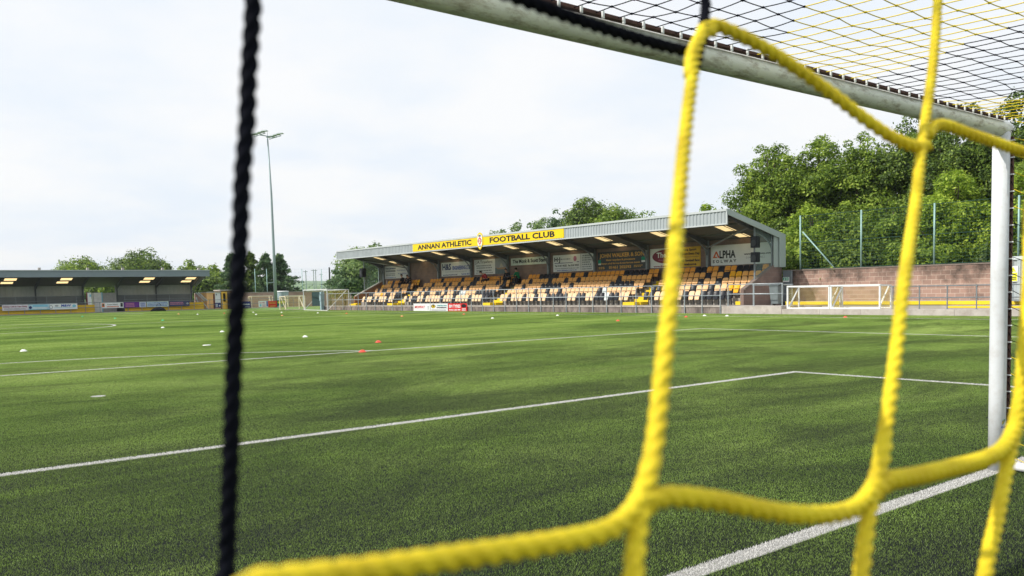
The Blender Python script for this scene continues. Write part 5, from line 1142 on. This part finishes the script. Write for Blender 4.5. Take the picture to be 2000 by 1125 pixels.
# ------------------------------------------------------------------ people in the back row
skin = mat('skin', (.50, .30, .22), .6)
def skinned(name, joints, edges, m, parent, sub=1):
    me = bpy.data.meshes.new(name); me.from_pydata([j[0] for j in joints], edges, []); o = bpy.data.objects.new(name, me); C.objects.link(o); o.parent = parent
    md = o.modifiers.new('skin', 'SKIN'); md.use_smooth_shade = True
    for v, j in zip(me.skin_vertices[0].data, joints): v.radius = (j[1], j[2] if len(j) > 2 else j[1])
    me.skin_vertices[0].data[0].use_root = True; o.modifiers.new('sub', 'SUBSURF').levels = sub; o.modifiers['sub'].render_levels = sub; me.materials.append(m); return o
def person(label, x, y, z, rz, top_m, leg_m, hair_m, lean=.15, head_drop=0.0, hands=((-.36, .16, .62), (-.36, -.16, .62)), stand=False):
    e = empty('person', (x, y, z), rz, label=label, cat='person', group='people in the back row')
    hipz = .50 if not stand else .92; L_ = lean
    pel = (0, 0, hipz); wa = (-L_*.35, 0, hipz+.18); ch = (-L_*.9, 0, hipz+.40); nk = (-L_*1.25-.02, 0, hipz+.56-head_drop*.3); hd = (-L_*1.5-.06-head_drop*.6, 0, hipz+.74-head_drop)
    J = [(pel, .14, .17), (wa, .12, .15), (ch, .13, .18), (nk, .058), ((hd[0]+.01, 0, hd[2]-.05), .07), (hd, .092, .082), ((hd[0]+.005, 0, hd[2]+.07), .075)]; E_ = [(0, 1), (1, 2), (2, 3), (3, 4), (4, 5), (5, 6)]
    leg = []
    for s_ in (1, -1):
        if stand: pts = [((0, s_*.10, .88), .09), ((-.02, s_*.10, .50), .065), ((.01, s_*.10, .10), .045), ((-.12, s_*.11, .04), .04)]
        else: pts = [((-.06, s_*.10, .49), .095), ((-.44, s_*.13, .52), .068), ((-.40, s_*.12, .10), .045), ((-.53, s_*.13, .04), .04)]
        b_ = len(J); J += pts; E_ += [(0, b_), (b_, b_+1), (b_+1, b_+2), (b_+2, b_+3)]; leg.append(pts)
        hx, hy, hz = hands[0 if s_ > 0 else 1]; hz += hipz-.50
        sh = (ch[0]+.01, s_*.19, ch[2]+.07); el = ((sh[0]+hx)/2+.05, s_*.26, (sh[2]+hz)/2-.08); b_ = len(J)
        J += [(sh, .062), (el, .043), ((hx, hy, hz), .030), ((hx-.05, hy, hz-.01), .030, .042)]; E_ += [(2, b_), (b_, b_+1), (b_+1, b_+2), (b_+2, b_+3)]
        for k in range(4):
            q0 = len(J); oy = (k-1.5)*.022; J += [((hx-.10, hy+oy, hz-.005), .0085), ((hx-.13-.006*(k % 3), hy+oy, hz-.03), .0075)]; E_ += [(b_+3, q0), (q0, q0+1)]
        q0 = len(J); J += [((hx-.06, hy-s_*.05, hz-.01), .009), ((hx-.09, hy-s_*.06, hz-.03), .008)]; E_ += [(b_+3, q0), (q0, q0+1)]
    skinned('body', J, E_, skin, e)
    T = [((0, 0, hipz), .155, .185), (wa, .14, .17), (ch, .15, .20), ((nk[0], 0, nk[2]-.04), .075)]; TE = [(0, 1), (1, 2), (2, 3)]
    for s_ in (1, -1):
        hx, hy, hz = hands[0 if s_ > 0 else 1]; hz += hipz-.50; sh = (ch[0]+.01, s_*.19, ch[2]+.07); el = ((sh[0]+hx)/2+.05, s_*.26, (sh[2]+hz)/2-.08); b_ = len(T)
        T += [(sh, .078), (el, .058), ((hx+.03, hy, hz), .044)]; TE += [(2, b_), (b_, b_+1), (b_+1, b_+2)]
    skinned('jacket', T, TE, top_m, e)
    Tj = [((0, 0, hipz-.01), .158, .186)]; Te = []
    for pts in leg:
        b_ = len(Tj); Tj += [(pts[0][0], .115), (pts[1][0], .085), ((pts[2][0][0], pts[2][0][1], .14), .062)]; Te += [(0, b_), (b_, b_+1), (b_+1, b_+2)]
    skinned('trousers', Tj, Te, leg_m, e)
    for pts in leg: q = MB(); a = pts[3][0]; q.box((a[0]-.06, a[1]-.05, 0), (a[0]+.20, a[1]+.05, .085)); q.build('shoe', rubber, e, bevel=.02)
    q = MB(); c = Vector(hd)
    for i in range(9):
        th = math.pi*i/8*.58
        for j in range(16):
            a = 2*math.pi*j/16; R0 = .108+(.012 if math.cos(a) > 0 else 0); q.v.append(tuple(c+Vector((R0*math.sin(th)*math.cos(a)*1.02+.014, R0*.92*math.sin(th)*math.sin(a), .02+.125*math.cos(th)-(.03*math.cos(a) if i > 5 else 0)))))
    for i in range(8):
        for j in range(16): q.f.append((i*16+j, (i+1)*16+j, (i+1)*16+(j+1) % 16, i*16+(j+1) % 16)); q.m.append(0)
    q.build('hair', hair_m, e, smooth=True)
    q = MB(); f0 = c+Vector((-.095, 0, -.01)); q.prism([f0+Vector((.01, -.012, .015)), f0+Vector((.01, .012, .015)), f0+Vector((-.016, 0, -.025))], (.012, 0, 0)); q.build('nose', skin, e)
    for s_ in (-1, 1): q = MB(); q.box(f0+Vector((.004, s_*.034-.012, .016)), f0+Vector((.012, s_*.034+.012, .026))); q.build('eye', sign_black, e); q = MB(); q.box(c+Vector((-.01, s_*.082, -.03)), c+Vector((.02, s_*.096, .03))); q.build('ear', skin, e)
    q = MB(); q.box(f0+Vector((.006, -.024, -.052)), f0+Vector((.014, .024, -.044))); q.build('mouth', sign_maroon, e)
    return e
hair_d = mat('dark_hair', (.02, .015, .012), .8); redj = mat('red_jacket', (.33, .02, .025), .8); greenj = mat('green_shirt', (.01, .22, .10), .8); jeans = mat('dark_trousers', (.02, .022, .03), .9)
PXB = RX0+.02+RD*4; ZB = WALK+RH*4+.0
def seat_y(px): return atX(px, 535, PXB).y
person('person in a red jacket bending forward in the back row', PXB, seat_y(951), ZB, 0, redj, jeans, hair_d, lean=.34, head_drop=.12)
person('person in dark clothes leaning forward, left of the one in green', PXB, seat_y(993), ZB, .3, dark_cloth, jeans, hair_d, lean=.20, head_drop=.02)
person('person in a green shirt seen side on in the back row', PXB-.05, seat_y(1013), ZB, rad(-80), greenj, jeans, hair_d, lean=.12, hands=((-.40, .12, .72), (-.38, -.12, .70)))
person('person in dark clothes at the far left, body upright', PXB, seat_y(787), ZB, 0, dark_cloth, jeans, hair_d, lean=.08)
person('person in dark clothes at the far left, leaning sideways to a neighbour', PXB, seat_y(799), ZB, .7, dark_cloth, jeans, hair_d, lean=.3, head_drop=.1)
e = empty('press_desk', (PXB-.5, seat_y(1001), ZB-.35), label='thin dark desk between the two people in black and green', cat='desk')
MB().box((-.2, -1.0, 1.02), (.2, 1.0, 1.06)).build('desk_top', sign_black, e)
for s_ in (-1, 1): MB().box((-.03, s_*.9-.03, 0), (.03, s_*.9+.03, 1.02)).build('leg', sign_black, e)

# ------------------------------------------------------------------ haze
hz = MB().box((-1500, -1500, -1.1), (1500, 2700, 46)).build('haze', [], kind='stuff')
hm = bpy.data.materials.new('haze_air'); hm.use_nodes = True; nt = hm.node_tree; nt.nodes.remove(nt.nodes['Principled BSDF'])
vp = N(nt, 'ShaderNodeVolumePrincipled'); vp.inputs['Color'].default_value = (.80, .88, .95, 1); vp.inputs['Density'].default_value = .00018; vp.inputs['Anisotropy'].default_value = .2
nt.links.new(vp.outputs[0], nt.nodes['Material Output'].inputs['Volume']); hz.data.materials.append(hm)
